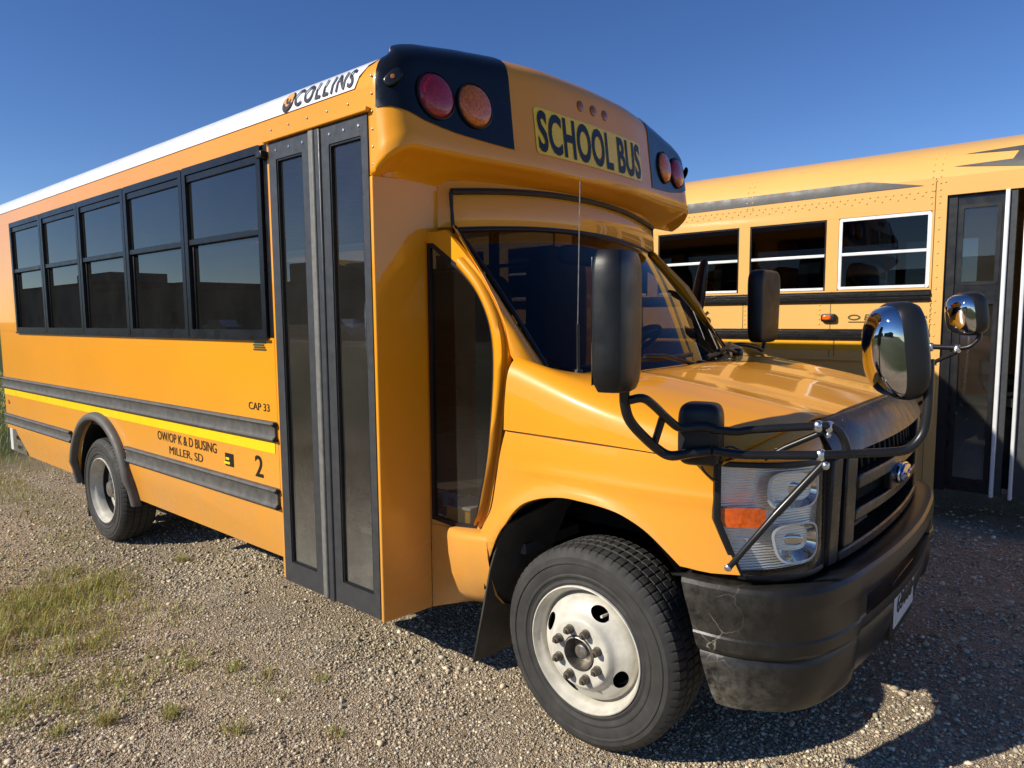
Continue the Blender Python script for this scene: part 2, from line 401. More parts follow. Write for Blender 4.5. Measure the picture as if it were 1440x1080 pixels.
def ground():
    n = 330
    u = np.linspace(-1, 1, n)
    def warp(u, c, k, L): return c+np.sinh(u*k)/math.sinh(k)*L
    xs = warp(u, -1.0, 6.2, 900); ys = warp(u, -1.2, 6.2, 900)
    Xg, Yg = np.meshgrid(xs, ys)
    Zg = gz(Xg, Yg)
    V = np.stack([Xg, Yg, Zg], -1).reshape(-1, 3)
    me = bpy.data.meshes.new('ground')
    i = np.arange(n-1); a = (i[:, None]*n+i[None, :]).ravel(); F = np.stack([a, a+1, a+n+1, a+n], 1)
    me.from_pydata(V.tolist(), [], F.tolist())
    m, nt, b = newmat('gravel_ground')
    p = geopos(nt)
    v1 = N(nt, 'ShaderNodeTexVoronoi', Scale=85.0, Randomness=1.0); nt.links.new(p, v1.inputs['Vector'])
    v2 = N(nt, 'ShaderNodeTexVoronoi', Scale=190.0); nt.links.new(p, v2.inputs['Vector'])
    hsv = N(nt, 'ShaderNodeSeparateColor'); nt.links.new(v1.outputs['Color'], hsv.inputs[0])
    stone = ramp(nt, hsv.outputs[0], [(0., (.17, .13, .095)), (.35, (.30, .24, .18)), (.7, (.42, .35, .275)), (1., (.58, .53, .45))])
    hs2 = N(nt, 'ShaderNodeSeparateColor'); nt.links.new(v2.outputs['Color'], hs2.inputs[0])
    fine = ramp(nt, hs2.outputs[1], [(0., (.22, .17, .125)), (1., (.46, .38, .29))])
    mixn = ramp(nt, noise(nt, p, 5, 4), [(.4, 0.), (.6, 1.)])
    gcol = mixrgb(nt, mixn, stone, fine)
    big = ramp(nt, noise(nt, p, .8, 5), [(.35, (1.08, 1.02, .90)), (.65, (1.42, 1.34, 1.19))])
    gcol = mixrgb(nt, 1.0, gcol, big, 'MULTIPLY')
    # lawn beyond the gravel lot
    sep = N(nt, 'ShaderNodeSeparateXYZ'); nt.links.new(p, sep.inputs[0])
    my = N(nt, 'ShaderNodeMapRange'); nt.links.new(sep.outputs[1], my.inputs[0])
    for k, v in zip((1, 2, 3, 4), (-4.6, -6.0, 0, 1)): my.inputs[k].default_value = v
    mx_ = N(nt, 'ShaderNodeMapRange'); nt.links.new(sep.outputs[0], mx_.inputs[0])
    for k, v in zip((1, 2, 3, 4), (-6.6, -8.5, 0, 1)): mx_.inputs[k].default_value = v
    mm = N(nt, 'ShaderNodeMath', operation='MAXIMUM'); nt.links.new(my.outputs[0], mm.inputs[0]); nt.links.new(mx_.outputs[0], mm.inputs[1])
    nn = N(nt, 'ShaderNodeMath', operation='MULTIPLY_ADD'); nt.links.new(noise(nt, p, 1.3, 5), nn.inputs[0]); nn.inputs[1].default_value = .7; nn.inputs[2].default_value = -.35
    ad = N(nt, 'ShaderNodeMath', operation='ADD', use_clamp=True); nt.links.new(mm.outputs[0], ad.inputs[0]); nt.links.new(nn.outputs[0], ad.inputs[1])
    gm = N(nt, 'ShaderNodeMath', operation='MULTIPLY', use_clamp=True); nt.links.new(ad.outputs[0], gm.inputs[0]); nt.links.new(ramp(nt, mm.outputs[0], [(0., 0.), (.3, 1.)]), gm.inputs[1])
    grass = mixrgb(nt, noise(nt, p, 9, 6, .7), (.035, .055, .012), (.085, .10, .025))
    nt.links.new(mixrgb(nt, gm.outputs[0], gcol, grass), b.inputs['Base Color'])
    b.inputs['Roughness'].default_value = .95; b.inputs['Specular IOR Level'].default_value = .25
    hh = N(nt, 'ShaderNodeMath', operation='ADD'); nt.links.new(v1.outputs['Distance'], hh.inputs[0]); nt.links.new(v2.outputs['Distance'], hh.inputs[1])
    inv = N(nt, 'ShaderNodeMath', operation='MULTIPLY'); nt.links.new(hh.outputs[0], inv.inputs[0]); inv.inputs[1].default_value = -1
    bump(nt, inv.outputs[0], 1.0, .010, b)
    o = link('ground', me, m, smooth=180); o['kind'] = 'structure'
ground()

# loose stones on the lot
def stone_variants(k):
    base = []
    for s in range(k):
        bm = bmesh.new(); bmesh.ops.create_icosphere(bm, subdivisions=1, radius=1)
        r = np.random.default_rng(100+s)
        V = np.array([v.co[:] for v in bm.verts]); F = np.array([[v.index for v in f.verts] for f in bm.faces])
        V = V*(1+r.uniform(-.28, .28, (len(V), 1)))*np.array([1, r.uniform(.6, 1), r.uniform(.4, .75)])
        base.append((V, F)); bm.free()
    return base
def gravel():
    var = stone_variants(6)
    for s_ in range(8):      # small chips: eight-faced
        r_ = np.random.default_rng(300+s_); V0 = np.array([[1, 0, 0], [-1, 0, 0], [0, 1, 0], [0, -1, 0], [0, 0, 1], [0, 0, -1.]])
        V0 = V0*r_.uniform(.65, 1.2, (6, 1))+r_.uniform(-.25, .25, (6, 3)); V0[:, 2] *= .7
        var.append((V0, np.array([[0, 2, 4], [2, 1, 4], [1, 3, 4], [3, 0, 4], [2, 0, 5], [1, 2, 5], [3, 1, 5], [0, 3, 5]])))
    # stones lie everywhere on the lot, denser in the loose strip beside the bus
    P = []
    def scatter(n, x0, x1, y0, y1, smin, smax, mask=None):
        x = rng.uniform(x0, x1, n); y = rng.uniform(y0, y1, n)
        if mask is not None:
            k = rng.random(n) < mask(x, y); x, y = x[k], y[k]
        s = smin*(smax/smin)**(rng.random(len(x))**2.2)
        P.append(np.stack([x, y, s], 1))
    loose = lambda x, y: np.clip(.30+1.9*vnoise(x*1.1+4, y*1.1+8, 9)+.5*np.exp(-((y+2.1)/.45)**2), .06, 1)
    scatter(150000, -3.0, 1.3, -2.7, -.3, .0028, .0078, lambda x, y: .6+.4*loose(x, y))
    scatter(6500, -3.0, 1.0, -2.7, -.6, .007, .017, loose)
    scatter(30000, .2, 2.4, -1.0, 2.6, .0035, .010)
    scatter(30000, -7, -2.6, -3.6, .2, .0055, .013, lambda x, y: .25+.6*loose(x, y))
    scatter(5000, .3, 4.0, -3.2, 3.5, .006, .02)
    P = np.concatenate(P)
    vs, fs, cs = [], [], []; o = 0
    vid = np.where(P[:, 2] > .0062, rng.integers(0, 6, len(P)), rng.integers(6, 14, len(P)))
    for k, (V, F) in enumerate(var):
        Q = P[vid == k]; n = len(Q); a = rng.uniform(0, 2*PI, n); t = rng.uniform(-.5, .5, n)
        ca, sa, ct, st = np.cos(a), np.sin(a), np.cos(t), np.sin(t)
        Rm = np.zeros((n, 3, 3)); Rm[:, 0, 0] = ca; Rm[:, 0, 1] = -sa*ct; Rm[:, 0, 2] = sa*st
        Rm[:, 1, 0] = sa; Rm[:, 1, 1] = ca*ct; Rm[:, 1, 2] = -ca*st; Rm[:, 2, 1] = st; Rm[:, 2, 2] = ct
        W = np.einsum('nij,vj->nvi', Rm, V)*Q[:, 2][:, None, None]
        W[:, :, 0] += Q[:, 0][:, None]; W[:, :, 1] += Q[:, 1][:, None]
        W[:, :, 2] += (gz(Q[:, 0], Q[:, 1])+Q[:, 2]*.22)[:, None]
        vs.append(W.reshape(-1, 3)); fs.append((F[None]+(np.arange(n)*len(V))[:, None, None]).reshape(-1, 3)+o); o += n*len(V)
        tone = np.clip(rng.normal(.45, .15, n), .12, .86); warm = rng.uniform(.62, .90, n)
        c4 = np.stack([tone*1.06, tone*(.5+.5*warm)*1.02, tone*warm*.84, np.ones(n)], 1)
        cs.append(np.repeat(c4, len(V), 0))
    V = np.concatenate(vs).astype(np.float32); F = np.concatenate(fs).astype(np.int32); C = np.concatenate(cs).astype(np.float32)
    me = bpy.data.meshes.new('gravel'); me.vertices.add(len(V)); me.vertices.foreach_set('co', V.ravel())
    me.loops.add(F.size); me.loops.foreach_set('vertex_index', F.ravel())
    me.polygons.add(len(F)); me.polygons.foreach_set('loop_start', np.arange(0, F.size, 3, dtype=np.int32)); me.update(calc_edges=True)
    ca_ = me.color_attributes.new('tone', 'FLOAT_COLOR', 'POINT'); ca_.data.foreach_set('color', C.ravel())
    m, nt, b = newmat('gravel_stone'); at_ = N(nt, 'ShaderNodeAttribute', attribute_name='tone')
    p = geopos(nt); cc = mixrgb(nt, .25, at_.outputs[0], noise(nt, p, 400, 3), 'OVERLAY'); nt.links.new(cc, b.inputs['Base Color'])
    b.inputs['Roughness'].default_value = .9; b.inputs['Specular IOR Level'].default_value = .25
    o = link('gravel', me, m, smooth=0); o['kind'] = 'stuff'; o['label'] = 'loose tan and grey gravel stones covering the lot'; o['category'] = 'gravel'
gravel()

# weeds and grass growing through the gravel
def blade_mesh(name, X, Y, H, lean, width, tone, mat):
    n = len(X); Z = gz(X, Y)-.004
    a = rng.uniform(0, 2*PI, n); dx, dy = np.cos(a)*lean*H, np.sin(a)*lean*H; px_, py_ = -np.sin(a)*width, np.cos(a)*width
    lv = [(0, 0, 1.0), (.22, .42, .85), (.58, .78, .55)]
    rows = []
    for s, t, w in lv:
        rows.append(np.stack([X+dx*s-px_*w, Y+dy*s-py_*w, Z+H*t], 1)); rows.append(np.stack([X+dx*s+px_*w, Y+dy*s+py_*w, Z+H*t], 1))
    rows.append(np.stack([X+dx, Y+dy, Z+H*(1-.25*lean)], 1))
    V = np.stack(rows, 1).reshape(-1, 3).astype(np.float32)
    base = np.array([[0, 1, 3], [0, 3, 2], [2, 3, 5], [2, 5, 4], [4, 5, 6]]); F = (base[None]+(np.arange(n)*7)[:, None, None]).reshape(-1, 3).astype(np.int32)
    me = bpy.data.meshes.new(name); me.vertices.add(len(V)); me.vertices.foreach_set('co', V.ravel())
    me.loops.add(F.size); me.loops.foreach_set('vertex_index', F.ravel()); me.polygons.add(len(F)); me.polygons.foreach_set('loop_start', np.arange(0, F.size, 3, dtype=np.int32)); me.update(calc_edges=True)
    C = np.repeat(tone, 7, 0).astype(np.float32); ca_ = me.color_attributes.new('tone', 'FLOAT_COLOR', 'POINT'); ca_.data.foreach_set('color', C.ravel())
    return link(name, me, mat, smooth=0)
def grass_mat():
    m, nt, b = newmat('grass_blade'); a = N(nt, 'ShaderNodeAttribute', attribute_name='tone'); nt.links.new(a.outputs[0], b.inputs['Base Color'])
    b.inputs['Roughness'].default_value = .6
    out = nt.nodes['Material Output']; t = N(nt, 'ShaderNodeBsdfTranslucent'); nt.links.new(a.outputs[0], t.inputs[0])
    mx = N(nt, 'ShaderNodeMixShader'); mx.inputs[0].default_value = .3; nt.links.new(b.outputs[0], mx.inputs[1]); nt.links.new(t.outputs[0], mx.inputs[2]); nt.links.new(mx.outputs[0], out.inputs[0]); return m
M_grass = grass_mat()
def gtone(n, dry):
    g = np.stack([rng.uniform(.30, .46, n), rng.uniform(.31, .43, n), rng.uniform(.06, .12, n), np.ones(n)], 1)
    d = np.stack([rng.uniform(.34, .50, n), rng.uniform(.28, .40, n), rng.uniform(.12, .20, n), np.ones(n)], 1)
    k = (rng.random(n) < dry)[:, None]; return np.where(k, d, g)
def grass():
    X, Y, H, L, T = [], [], [], [], []
    def patch(cx, cy, sx, sy, n, h, dry=.3, lean=.5):
        x = rng.normal(cx, sx, n); y = rng.normal(cy, sy, n); k = vnoise(x*5+3, y*5, 21) > -.16
        k |= rng.random(n) < .25
        x, y = x[k], y[k]; X.append(x); Y.append(y); H.append(h*rng.uniform(.35, 1.15, len(x))); L.append(rng.uniform(.1, lean*2, len(x))); T.append(gtone(len(x), dry))
    for px, py, sx, sy, n, h in [(60, 850, .16, .14, 1500, .075), (130, 820, .16, .10, 1000, .075), (20, 900, .14, .12, 1000, .085), (110, 900, .16, .10, 1000, .07),
                                 (170, 850, .10, .10, 500, .06), (60, 820, .25, .14, 900, .06), (30, 960, .10, .08, 300, .06), (160, 960, .16, .06, 350, .05), (230, 930, .14, .08, 300, .04), (30, 700, .5, .12, 900, .05), (90, 750, .35, .12, 700, .05), (10, 1010, .08, .06, 260, .06), (90, 990, .12, .05, 300, .05), (330, 960, .22, .10, 260, .035), (240, 860, .2, .12, 260, .04)]:
        q = at(px, py, Z=0); patch(q.x, q.y, sx, sy, n, h)
    # straggling strip along the bus towards the rear and the rough lawn behind it
    x = rng.uniform(-9.5, -2.4, 34000); y = rng.uniform(-4.2, -1.0, 34000); k = rng.random(34000) < np.clip((-2.4-x)/3.5, 0, 1)*np.clip(.5+1.6*vnoise(x*1.3, y*1.3, 5), 0.03, 1)
    x, y = x[k], y[k]; X.append(x); Y.append(y); H.append(rng.uniform(.02, .07, len(x))); L.append(rng.uniform(.2, 1.1, len(x))); T.append(gtone(len(x), .45))
    x = rng.uniform(-24, -6.2, 24000); y = rng.uniform(-5, 3, 24000); X.append(x); Y.append(y); H.append(rng.uniform(.04, .13, len(x))); L.append(rng.uniform(.2, .9, len(x))); T.append(gtone(len(x), .15))
    X, Y, H, L, T = map(np.concatenate, (X, Y, H, L, T))
    o = blade_mesh('grass', X, Y, H, L, .0013+.0016*rng.random(len(X))+np.clip((-X-6)*.0006, 0, .006), T, M_grass)
    o['kind'] = 'stuff'; o['label'] = 'sparse yellow-green grass growing through the gravel'; o['category'] = 'grass'
grass()
def weeds():
    spots = [(330, 945, .05, 60), (455, 965, .04, 50), (255, 790, .06, 90), (375, 955, .05, 50), (240, 1010, .06, 90), (470, 1040, .04, 60), (330, 1035, .05, 90), (150, 1020, .07, 110), (400, 990, .035, 40), (270, 940, .04, 60), (80, 1040, .05, 70)]
    lab = 'small tuft of thin yellow-green weeds sprouting from the gravel'
    for px, py, h, n in spots:
        q = at(px, py, Z=0); x = rng.normal(q.x, .024, n); y = rng.normal(q.y, .02, n)
        o = blade_mesh('weed_tuft', x, y, h*rng.uniform(.4, 1.1, n), rng.uniform(.2, 1.2, n), .0012+.001*rng.random(n), gtone(n, .3), M_grass)
        tag(o, lab, 'weed', 'weed tufts in the gravel')
weeds()

# ================================================================== THE SMALL SCHOOL BUS
BUS = thing('school_bus', (-2.6, 0, 0), 'short yellow school bus with white roof stripe and folding door, numbered 2', 'school bus')
XR, XF = -5.87, -.82           # rear and front ends of the passenger body
W1 = 1.2                       # half width

ROOF = [(1.2, 2.385), (1.197, 2.415), (1.19, 2.443), (1.175, 2.468), (1.152, 2.489), (1.12, 2.508), (1.04, 2.548), (.9, 2.588), (.7, 2.618), (.5, 2.638), (.25, 2.652), (0, 2.656)]
_ra = [0.0]
for (a, b) in zip(ROOF, ROOF[1:]): _ra.append(_ra[-1]+math.hypot(a[0]-b[0], a[1]-b[1]))
def roof_pt(t):
    return float(np.interp(t, _ra, [p[0] for p in ROOF])), float(np.interp(t, _ra, [p[1] for p in ROOF]))
def roofz(y):
    yy = [p[0] for p in ROOF][::-1]; zz = [p[1] for p in ROOF][::-1]
    return float(np.interp(abs(y), yy, zz))

# --- side walls: traced outline with the rear wheel arch cut out
RWX, RWR = -3.75, .475
def sidey(z):
    return 1.2-max(0, (.585-z))*.17
def side_map(sg, d=0.0):
    return lambda x, z: (x, sg*(sidey(z)+d), z)
def arch_pts(cx, cz, r, zb, n=22):
    a0 = math.asin((zb-cz)/r)
    return [(cx+r*math.cos(a), cz+r*math.sin(a)) for a in np.linspace(PI-a0, a0, n)]
def lower_outline(xf):
    # straight skirt, cut up at the rear corner and round the wheel
    return [(xf, .402), (xf, 1.44), (XR, 1.44), (XR, .615), (XR+.24, .615), (XR+.46, .408)]+[(RWX-.49, .408)]+arch_pts(RWX, .40, RWR, .41)[1:-1]+[(RWX+.5, .405)]
for sg, xf in ((-1, -1.545), (1, -1.32)):
    panel('side_wall', lower_outline(xf), side_map(sg), M_yel, BUS, cell=.18, thick=.02)
b = MB()
b.box(XR, -1.545, -1.2, -1.18, 2.296, 2.386)
b.build('window_header', M_yel, BUS)
MB().box(XR, XF, 1.18, 1.2, 2.296, 2.386).build('window_header', M_yel, BUS)
for sg in (-1, 1):
    MB().box(XR, -5.352, sg*1.2 if sg < 0 else 1.18, -1.18 if sg < 0 else 1.2, 1.4405, 2.2955).build('rear_corner_post', M_yel, BUS)
MB().box(-1.5445, -.82, -1.2, -1.17, 2.296, 2.386).build('door_header', M_yel, BUS)
MB().box(-1.5445, -.815, -1.222, -1.2, 2.292, 2.31).build('drip_rail', M_yel, BUS, bevel=.004)
MB().box(-1.5445, -1.522, -1.2, -1.16, .325, 2.2955).build('door_jamb', M_yel, BUS, bevel=.003)
for sg in (-1,):
    ew = [(-1.204, .312), (-.94, .292), (-.94, 1.835), (-.78, 1.835), (-.60, 1.97), (-.60, 2.10), (-1.19, 2.062), (-1.204, 2.06)]
    mb = MB(); mb.add([(-.8105, y, z) for y, z in ew]+[(-.829, y, z) for y, z in ew], [tuple(range(8)), tuple(range(15, 7, -1))]+[(i, (i+1) % 8, 8+(i+1) % 8, 8+i) for i in range(8)]); mb.build('end_wall', M_yel, BUS, bevel=.005)
MB().box(-1.338, -1.321, .62, 1.2, .41, 2.2955).build('end_wall', M_yel, BUS)
MB().box(-.83, -.822, -1.2, -1.17, 2.063, 2.2955).build('corner_post', M_yel, BUS)
MB().box(XR, XR+.02, -1.18, 1.18, .62, 2.40).build('rear_wall', M_yel, BUS)
# --- roof: yellow shell with the white cap sheet on it
def roof_sheet(name, x0f, x1, t0, t1, mat, off):
    mb = MB(); n = 30
    for sg in (-1, 1):
        rows = []
        for k in range(n+1):
            t = t0+(t1-t0)*k/n; y, z = roof_pt(t); y2, z2 = roof_pt(min(t+.002, _ra[-1])); ny, nz = (z2-z), (y-y2); l = math.hypot(ny, nz) or 1
            xe = x0f(t)
            rows.append([(x, sg*(y+ny/l*off), z+nz/l*off) for x in (x1, x1*.6+xe*.4, xe)])
        mb.grid(rows, flip=sg > 0)
    return mb.build(name, mat, BUS)
roof_sheet('roof_shell', lambda t: XF, XR, 0, _ra[-1], M_yel, 0)
roof_sheet('white_roof_sheet', lambda t: -.905+.75*min(max(t-.02, 0), .1), XR-.004, .008, _ra[-1], M_white, .004)

# --- front cap
CAPO = [(-.82, -1.2), (-.785, -1.197), (-.75, -1.180), (-.722, -1.145), (-.708, -1.09), (-.702, -.98), (-.682, -.78), (-.652, -.55), (-.632, -.35), (-.622, 0)]
CAPH = catmull([Vector((p[0], p[1], 0)) for p in CAPO], 6)
CAPF = CAPH+[Vector((p.x, -p.y, 0)) for p in CAPH[-2::-1]]
def cap_lip(p):
    """height of the lower lip: low at the seam, rising to the front edge"""
    ay = abs(p.y)
    k = min(1, max(0, (p.x+.82)/.11)) if ay > 1.05 else 1
    return 2.058+(k**1.4)*.102
def cap_nrm(i):
    t = (CAPF[min(i+1, len(CAPF)-1)]-CAPF[max(i-1, 0)]).normalized()
    return Vector((t.y, -t.x, 0))*-1 if False else Vector((t.y, -t.x, 0))
def cap_col(i, off=0.0):
    p = CAPF[i]; n = cap_nrm(i); n = n if n.dot(p-Vector((-2, 0, 0))) > 0 else -n
    zl = cap_lip(p); zt = roofz(max(0, abs(p.y)-.10)); fx = abs(n.x)
    zs = zt-.115
    fwd = .032*fx
    ks = [(-.022, -.012*fx), (-.010, -.008*fx), (-.001, .002), (.004, .016)]
    rows = [p+n*(fwd+a+off)+Z3*(zl+b_) for a, b_ in ks]
    for t in (.15, .3, .45, .6, .75, .9, 1.0):
        z = zl+.02+(zs-zl-.02)*t
        rows.append(p+n*(fwd*(1-t*1.25)+off)+Z3*z)
    for a, b_ in ((-.006, -.085), (-.018, -.058), (-.036, -.036), (-.06, -.018), (-.10, 0.0)):
        rows.append(p+n*(-.008*fx+a+off)+Z3*(zt+b_+off*.8))
    return rows
capc = [cap_col(i) for i in range(len(CAPF))]
mb = MB(); mb.grid(capc)
# close the crown of the cap back to the roof
crown = [[c_[-1] for c_ in capc], [Vector((XF, c_[-1].y, roofz(c_[-1].y)-.001)) for c_ in capc]]
mb.grid(crown)
cap = mb.build('front_cap', M_yel, BUS, smooth=60)
def capface(y, z, off=0.0):
    """point on the front face of the cap"""
    q = [p for p in CAPF]; ys = [p.y for p in q]; xs = [p.x for p in q]
    x = float(np.interp(y, ys, xs)); zt = roofz(max(0, abs(y)-.10)); zs = zt-.115; t = (z-2.183)/(zs-2.183)
    return Vector((x+.032*(1-t*1.25)+off, y, z))
# black warning lamp panels, wrapped round both corners
def black_panel(sg):
    rows = []
    idx = [i for i, p in enumerate(CAPF) if p.y*sg >= .56 and p.x > -.79]
    for i in idx:
        p = CAPF[i]; ay = abs(p.y)
        zb = float(np.interp(ay, [.56, .72, .9, 1.05, 1.12, 1.17, 1.2], [2.228, 2.236, 2.247, 2.268, 2.29, 2.302, 2.302]))
        c_ = cap_col(i, .004); zz = [q.z for q in c_[3:]]; rows.append([])
        for k in range(17):
            z = zb+(zz[-1]-.002-zb)*k/16; rows[-1].append(Vector([float(np.interp(z, zz, [q[a] for q in c_[3:]])) for a in range(3)]))
    return MB().grid(rows).build('lamp_panel', M_blk_gloss, BUS, smooth=60)
for sg in (-1, 1): black_panel(sg)
def dome_lamp(y, z, r, mat, name='warning_lamp'):
    c_ = capface(y, z, .004); nx = (capface(y+.02, z)-capface(y-.02, z)).cross(capface(y, z+.02)-capface(y, z-.02)).normalized()
    if nx.x < 0: nx = -nx
    h = MB().lathe([(r*1.10, -.004), (r*1.10, .010), (r*1.05, .012), (r*1.03, .004)], c_, nx, 40).build(name, M_blk, BUS)
    prof = [(r*1.03, .004)]+[(r*math.cos(a), .006+.026*math.sin(a)+.0012*(k % 2)) for k, a in enumerate(np.linspace(0, PI/2*.97, 12))]+[(.0005, .033)]
    MB().lathe(prof, c_, nx, 40).build('lens', mat, h, smooth=25)
    return h
dome_lamp(-.985, 2.372, .083, M_red); dome_lamp(-.79, 2.372, .083, M_amb); dome_lamp(.79, 2.372, .083, M_amb); dome_lamp(.985, 2.372, .083, M_red)
for y in (-.105, 0, .105):
    c_ = capface(y, 2.512, 0); o = MB().lathe([(.026, -.004), (.026, .003), (.02, .006), (.008, .008), (.0005, .0085)], c_, (1, 0, .1), 20).build('clearance_lamp', M_amb3, BUS)
for sg in (-1, 1):
    c_ = Vector((-.722, sg*1.166, 2.405)); n_ = Vector((.55, sg*.8, .1)).normalized()
    h = MB().superbox(c_, n_.orthogonal(), n_.cross(n_.orthogonal()), n_, .030, .018, .006, .8).build('corner_marker', M_blk_gloss, BUS)
    MB().lathe([(.010, .004), (.008, .009), (.0005, .010)], c_, n_, 16).build('lens', M_amb3, h)
# destination sign
so_ = rrect(-.455, .455, 2.237, 2.440, .02)
panel('sign_panel', so_, lambda y, z: capface(y, z, .003), M_stripe, BUS, cell=.05)
text('sign_lettering', 'SCHOOL BUS', lambda u, v: capface(-.44+u, 2.247+v, .0055), M_ink, BUS, w=.88, h=.183, bold=.03, sub=1, spacing=1.05)
# brow above the windshield, below the cap
def wtop(y):  # windshield top edge
    k = 1-(y/.83)**2
    return Vector((-.765+.10*k, y, 1.897+.045*k))
def wbot(y):
    k = 1-(abs(y)/.83)**2
    return Vector((-.29+.18*k, y, 1.335-.035*k))
ysW = np.linspace(-.83, .83, 25)
rows = []
for y in ysW:
    a = wtop(y); k = 1-(y/.83)**2
    top = Vector((-.778+.10*k, y*1.005, 2.038+.05*k))
    rows.append([a+Vector((-.05, 0, -.012)), a+Vector((.008, 0, 0)), a+Vector((.012, 0, .02)), (a+top)/2+Vector((.02, 0, 0)), top+Vector((.012, 0, -.012)), top+Vector((.004, 0, .0)), top+Vector((-.006, 0, .05))])
for r_, sg in ((rows[0], -1), (rows[-1], 1)):
    e = [Vector((-.8092, sg*(.872 if sg < 0 else .80), p.z)) for p in r_]
    e[0].z = r_[1].z-.01
    if sg < 0: rows = [e]+rows
    else: rows = rows+[e]
MB().grid(rows).build('windshield_brow', M_yel, BUS, smooth=60)
MB().tube([Vector((-.764+.10*(1-(y/.83)**2), y*1.005, 2.042+.05*(1-(y/.83)**2))) for y in ysW], .014, 8).build('brow_gasket', M_blk, BUS)
for sg in (-1, 1):
    MB().tube([Vector((-.766, sg*.836, 2.04)), Vector((-.758, sg*.834, 1.90))], .008, 8).build('brow_gasket', M_blk, BUS)
# underside of the cap closes to the body end wall
mb = MB(); und = [[c_[0] for c_ in capc], [Vector((max(XF+.004, c_[0].x-.10), c_[0].y*.97, max(2.056, c_[0].z-.055*abs(cap_nrm(i).x)))) for i, c_ in enumerate(capc)], [Vector((XF+.004, c_[0].y*.965, 2.055)) for c_ in capc]]
mb.grid(und); mb.build('cap_underside', M_yel, BUS)
# seam screws
mb = MB()
for z in np.linspace(2.1, 2.42, 6): mb.lathe([(.005, 0), (.004, .003), (.0004, .004)], (-.806, -1.2005, z), (0, -1, 0), 8)
for x in np.linspace(-1.5, -.95, 5): mb.lathe([(.005, 0), (.004, .003), (.0004, .004)], (x, -1.2005, 2.345), (0, -1, 0), 8)
o = mb.build('seam_screws', M_steel, BUS); o['kind'] = 'stuff'

# --- side windows
WB = [-1.578, -2.346, -3.10, -3.855, -4.605, -5.350]
def window(x1, x0, sg, mat):
    yo, yi = sg*1.214, sg*1.178
    def bx(a, b_, c_, d, m, name, par, y0=yo, y1=yi):
        return MB().box(a, b_, min(y0, y1), max(y0, y1), c_, d).build(name, m, par, bevel=.003)
    out = rrect(x0+.004, x1-.004, 1.441, 2.295, .012); inn = rr2(x0+.004, x1-.004, 1.441, 2.295, .012, .036)
    w = panel('window', out, lambda x, z: (x, yo, z), M_frame, BUS, holes=[inn], thick=.034, smooth=0)
    xa, xb = x0+.04, x1-.04
    bx(xa, xb, 1.905, 1.935, M_frame, 'sash_rail', w, sg*1.209, sg*1.186)
    bx(xa, xb, 2.222, 2.2585, M_frame, 'sash_rail', w, sg*1.207, sg*1.189)
    for u in (xa+.001, xb-.019): bx(u, u+.018, 1.4775, 1.9045, M_frame, 'sash_stile', w, sg*1.196, sg*1.18)
    panel('pane', [(xa, 1.9355), (xb, 1.9355), (xb, 2.2215), (xa, 2.2215)], lambda x, z: (x, sg*1.197, z), mat, w, smooth=0)
    panel('pane', [(xa+.019, 1.478), (xb-.0195, 1.478), (xb-.0195, 1.9045), (xa+.019, 1.9045)], lambda x, z: (x, sg*1.187, z), mat, w, smooth=0)
for i in range(5):
    window(WB[i], WB[i+1], -1, M_tint)
    window(WB[i], WB[i+1], 1, M_tint)
MB().box(-1.578, -1.5446, -1.2, -1.18, 1.4405, 2.2955).build('window_post', M_frame, BUS)
mb = MB().box(WB[5]-.004, WB[0]+.006, -1.2185, -1.2145, 1.428, 1.4405); mb.build('window_sill', M_frame, BUS)
# far side ahead of the last window
panel('side_wall', [(-1.577, 1.4405), (-1.32, 1.4405), (-1.32, 2.2955), (-1.577, 2.2955)], lambda x, z: (x, 1.2, z), M_yel, BUS, thick=.02)

# --- rub rails: ribbed channel section
def rail(x0, x1, z0, z1, sg=-1):
    pr = [(0, 0), (.018, .003), (.024, .012), (.016, .02), (.012, .028)]
    h = z1-z0; pr2 = pr+[(a, h-b_) for a, b_ in pr[::-1]]
    n = 3; rows = [[(x, sg*(sidey(z0)+a), z0+b_) for a, b_ in pr2] for x in np.linspace(x0, x1, n)]
    mb = MB().grid(rows)
    for r in (rows[0], rows[-1]): mb.add(r, [tuple(range(len(r)))])
    o = mb.build('rub_rail', M_rail, BUS, smooth=30)
    for x in (x0, x1):
        MB().superbox((x, sg*(1.2+.012), z1-.012), X3, Y3, Z3, .010, .014, .012, .8, 10, 8).build('end_cap', M_blk, o)
        MB().superbox((x, sg*(1.2+.012), z0+.012), X3, Y3, Z3, .010, .014, .012, .8, 10, 8).build('end_cap', M_blk, o)
rail(XR, -1.552, .962, 1.056); rail(RWX+.46, -1.552, .645, .745); rail(XR, RWX-.52, .655, .742)
rail(XR, -1.33, .962, 1.056, 1)
panel('reflective_stripe', [(XR, .905), (-1.572, .905), (-1.572, .957), (XR, .957)], side_map(-1, .002), M_stripe, BUS, smooth=0)
# --- rear wheel arch flare
mb = MB(); rows = []
for a in np.linspace(math.radians(184), math.radians(-4), 30):
    r = .475; cx, cz = RWX, .40; ca, sa = math.cos(a), math.sin(a); row = []
    for dr, dy in ((-.008, .0), (-.008, .030), (.0, .044), (.02, .046), (.038, .036), (.046, .015), (.046, -.004)):
        row.append((cx+(r+dr)*ca, -(1.2+dy) if cz+(r+dr)*sa > .5 else -(sidey(cz+r*sa)+dy), cz+(r+dr)*sa))
    rows.append(row)
MB().grid(rows).build('wheel_arch_flare', M_fender_grey, BUS, smooth=60)

